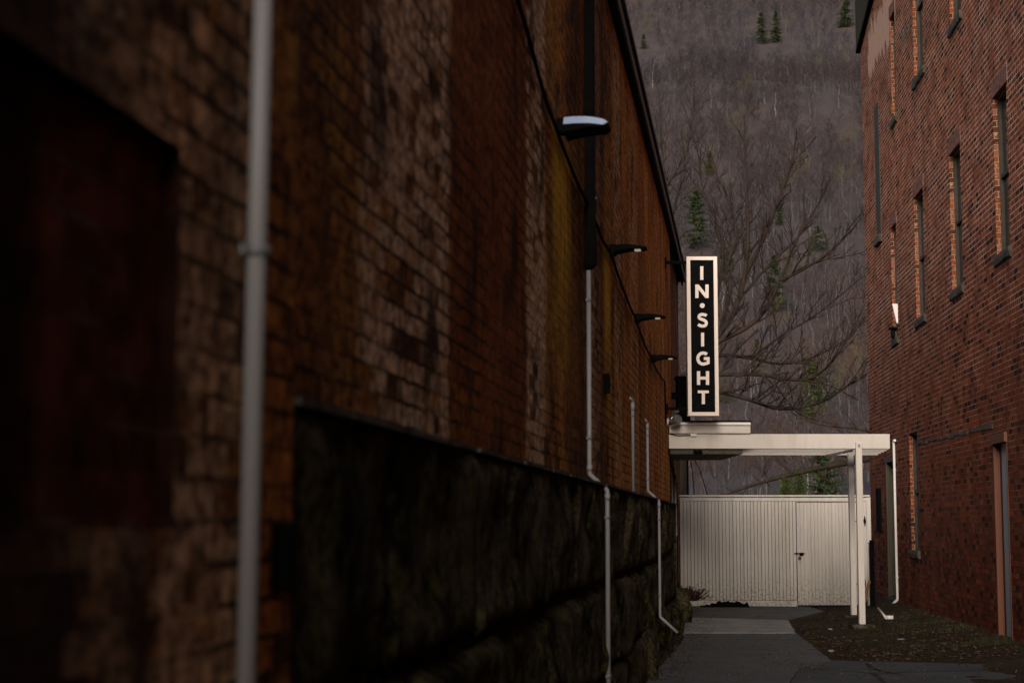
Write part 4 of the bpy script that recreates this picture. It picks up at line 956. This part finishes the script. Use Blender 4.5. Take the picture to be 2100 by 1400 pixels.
# ---- woodland of bare trees on the hillside
def treevar(seed):
    r=random.Random(seed);V=[];Fa=[]
    def cone(p,q,r0,r1):
        d=(q-p).normalized();o=d.orthogonal().normalized();w=d.cross(o);i=len(V)
        for c,rr in ((p,r0),(q,r1)):
            for k in range(3):
                a=k*2.094;V.append(tuple(c+(o*math.cos(a)+w*math.sin(a))*rr))
        for k in range(3): Fa.append((i+k,i+(k+1)%3,i+3+(k+1)%3));Fa.append((i+k,i+3+(k+1)%3,i+3+k))
    def sliver(p,q,w):
        d=(q-p);o=Vector((r.gauss(0,1),r.gauss(0,1),.3*r.gauss(0,1))).cross(d).normalized()*w;i=len(V);V.extend([tuple(p-o),tuple(p+o),tuple(q)]);Fa.append((i,i+1,i+2))
    H=1.0;pts=[Vector((0,0,-.05))]
    for k in range(1,7): pts.append(Vector((r.gauss(0,.008)*k,r.gauss(0,.008)*k,k/6*.95)))
    nt_=0
    for k in range(6): cone(pts[k],pts[k+1],.0125*(1-k/6.5),.0125*(1-(k+1)/6.5))
    for k in range(22):
        f=r.uniform(.32,.98);i=min(int(f*6),5);p=pts[i].lerp(pts[i+1],f*6-i);a=r.uniform(0,6.283);up=r.uniform(.7,1.7);d=Vector((math.cos(a),math.sin(a),up)).normalized();L=.30*(1.15-f)+.05
        q=p+d*L;q.z=min(q.z,1.02);sliver(p,q,.0042);
        for m in range(7):
            pp=p.lerp(q,r.uniform(.25,1));dd=(d+Vector((r.gauss(0,.6),r.gauss(0,.6),.35))).normalized();q2=pp+dd*L*r.uniform(.25,.6);sliver(pp,q2,.0028)
            for m2 in range(2):
                p3=pp.lerp(q2,r.uniform(.3,1));d3=(dd+Vector((r.gauss(0,.7),r.gauss(0,.7),.3))).normalized();sliver(p3,p3+d3*L*.22,.0022)
    return np.array(V,dtype=np.float32),np.array(Fa,dtype=np.int32),36
VAR=[treevar(100+i) for i in range(7)]
rg=np.random.default_rng(5);AV=[];AF=[];AC=[];off=0;n=0;rr=random.Random(9)
Y=150.0
while Y<1000:
    dens=4.2+Y*.0020;half0=(1235-1050)/3500*Y-10;half1=(1815-1050)/3500*Y+10
    x=half0+rr.uniform(0,dens)
    while x<half1:
        xx=x+rr.gauss(0,1.6);yy=Y+rr.gauss(0,2.4)
        dn=noise.noise(Vector((xx*.02,yy*.012,7)))
        if any(abs(xx-q.x)<q.y*.0085 and -48<yy-q.y<9 for q in EP): x+=dens;continue
        if rr.random()<.93+.5*dn:
            v,f,ntr=VAR[rr.randrange(7)];h=rr.uniform(8,14.5)*(1+.2*dn)*(1 if Y>260 else .6);a=rr.uniform(0,6.28);ca,sa=math.cos(a),math.sin(a);wd=rr.uniform(.9,1.3)
            w=np.empty_like(v);w[:,0]=(v[:,0]*ca-v[:,1]*sa)*h*wd+xx;w[:,1]=(v[:,0]*sa+v[:,1]*ca)*h*wd+yy;w[:,2]=v[:,2]*h+terr(xx,yy)
            AV.append(w);AF.append(f+off);off+=len(v)
            g0=rr.uniform(.50,.96);hue=noise.noise(Vector((xx*.012,yy*.008,2)));g0*=1+.35*noise.noise(Vector((xx*.005,yy*.011,4)));lo=min(1,max(0,(560-Y)/260));c=np.array([.064+.014*hue+.012*lo,.052+.001*lo,.061-.010*hue-.012*lo])*g0;ct=np.array([.135,.122,.122])*g0
            if rr.random()<.035: ct=np.array([.26,.235,.215])*rr.uniform(.6,1.1);c=c*1.35
            if rr.random()<.03: c=np.array([.085,.075,.035])
            cc=np.tile(np.array([*c,1],dtype=np.float32),(len(v),1));cc[:ntr,:3]=ct;AC.append(cc);n+=1
        x+=dens*rr.uniform(.7,1.3)
    Y+=dens*.95
V=np.concatenate(AV);Fa=np.concatenate(AF);C=np.concatenate(AC)
me=bpy.data.meshes.new('woodland');me.vertices.add(len(V));me.vertices.foreach_set('co',V.ravel());me.loops.add(Fa.size);me.loops.foreach_set('vertex_index',Fa.ravel());me.polygons.add(len(Fa));me.polygons.foreach_set('loop_start',np.arange(0,Fa.size,3,dtype=np.int32));me.update(calc_edges=True)
ca_=me.color_attributes.new('tint','FLOAT_COLOR','POINT');ca_.data.foreach_set('color',C.ravel());me.materials.append(M['wood'])
o=bpy.data.objects.new('woodland',me);COL.objects.link(o);tag(o,'leafless grey brown woodland covering the hillside','woodland',kind='stuff')
print('woodland trees',n,'tris',len(Fa))
# ---- evergreens
def conifer(label,x,yt,yb,wpx,mat='pine',seed=1,droop=.25,Y=None,lay=None,loose=1.0):
    r=random.Random(seed);p=hit(x,yb) if Y is None else at(x,yb,Y)
    s_=p.y/3500;H=(yb-yt)*s_;W=wpx*s_*(.72 if yb<120 else .9);T=thing('evergreen_tree',p,label,'evergreen','scattered evergreens on the hillside')
    b=MB();b.tube([p-Vector((0,0,H*.08)),p+Vector((0,0,H*.5)),p+Vector((0,0,H*.97))],[H*.018,H*.012,H*.003],7);b.build('trunk',M['bark2'],T)
    b=MB();nl=lay or 15
    for i in range(nl):
        f=(i+.5)/nl;z=H*(.10+.88*f);R0=W*(1-f)**.75*r.uniform(.75,1.15)+W*.06;nb=int(7+5*(1-f))
        for k in range(nb):
            a=6.283*k/nb+r.uniform(-.4,.4);L=R0*r.uniform(.55,1.15);d=Vector((math.cos(a),math.sin(a),-droop+.55*f+r.gauss(0,.08)));o_=p+Vector((0,0,z+r.gauss(0,.012)*H))
            if r.random()<.24*loose: continue
            for m in range(13):
                q=o_+d*L*(.12+.88*(m+r.random())/13);s2=min(H*.030,.55)*(1.25-m/18)*r.uniform(.5,1.1)
                for _ in range(5):
                    e1=Vector((r.gauss(0,1),r.gauss(0,1),r.gauss(0,.35))).normalized()*s2*1.5;e2=Vector((r.gauss(0,1),r.gauss(0,1),r.gauss(0,.6)-.3)).normalized()*s2*.55
                    b.face([q,q+e1*.6+e2,q+e1,q+e1*.5-e2])
    b.build('crown',M[mat],T)
for i,e in enumerate(E): conifer(e[0],*e[1:5],mat=e[5],seed=40+i,loose=1.5)
for i,(lb_,x,yt,yb,w,Y) in enumerate((('yellow green cypress bush above the fence under the canopy',1612,972,1060,34,70),('taller yellow green cypress bush left of the canopy posts',1640,962,1060,40,72),('dark green fir behind the canopy posts above the gate',1692,900,1060,80,85))):
    conifer(lb_,x,yt,yb,w,mat='pine2' if i<2 else 'pine',seed=80+i,Y=Y,droop=-.5 if i<2 else .1)
# ================= CAMERA, LIGHT =================
cam=bpy.data.cameras.new('camera');co=bpy.data.objects.new('camera',cam);COL.objects.link(co);co.location=CAM;co.rotation_euler=(math.pi/2+TH,0,0)
cam.sensor_width=36;cam.lens=F/2100*36;cam.clip_start=.05;cam.clip_end=4000;cam.dof.use_dof=True;cam.dof.focus_distance=24.0;cam.dof.aperture_fstop=3.3
S.camera=co
EL=math.radians(20);AZ=math.radians(11)  # light comes from behind the camera, a little left
dirs=Vector((-math.sin(AZ)*math.cos(EL),-math.cos(AZ)*math.cos(EL),math.sin(EL)))
sun=bpy.data.lights.new('sun','SUN');sun.energy=2.9;sun.angle=math.radians(28);sun.color=(1,.86,.74);so=bpy.data.objects.new('sun',sun);COL.objects.link(so)
so.rotation_euler=dirs.to_track_quat('Z','Y').to_euler();so.location=(0,0,40)
W=bpy.data.worlds.new('World');S.world=W;W.use_nodes=True;nt=W.node_tree;bg=nt.nodes['Background'];sk=nt.nodes.new('ShaderNodeTexSky');sk.sky_type='NISHITA';sk.sun_disc=False
sk.sun_elevation=EL;sk.sun_rotation=math.atan2(dirs.x,dirs.y);nt.links.new(sk.outputs[0],bg.inputs[0]);bg.inputs[1].default_value=.11
S.view_settings.view_transform='Standard';S.view_settings.look='None';S.view_settings.exposure=0.5;S.view_settings.gamma=1
for o in COL.objects:
    if '_w' in o: del o['_w']
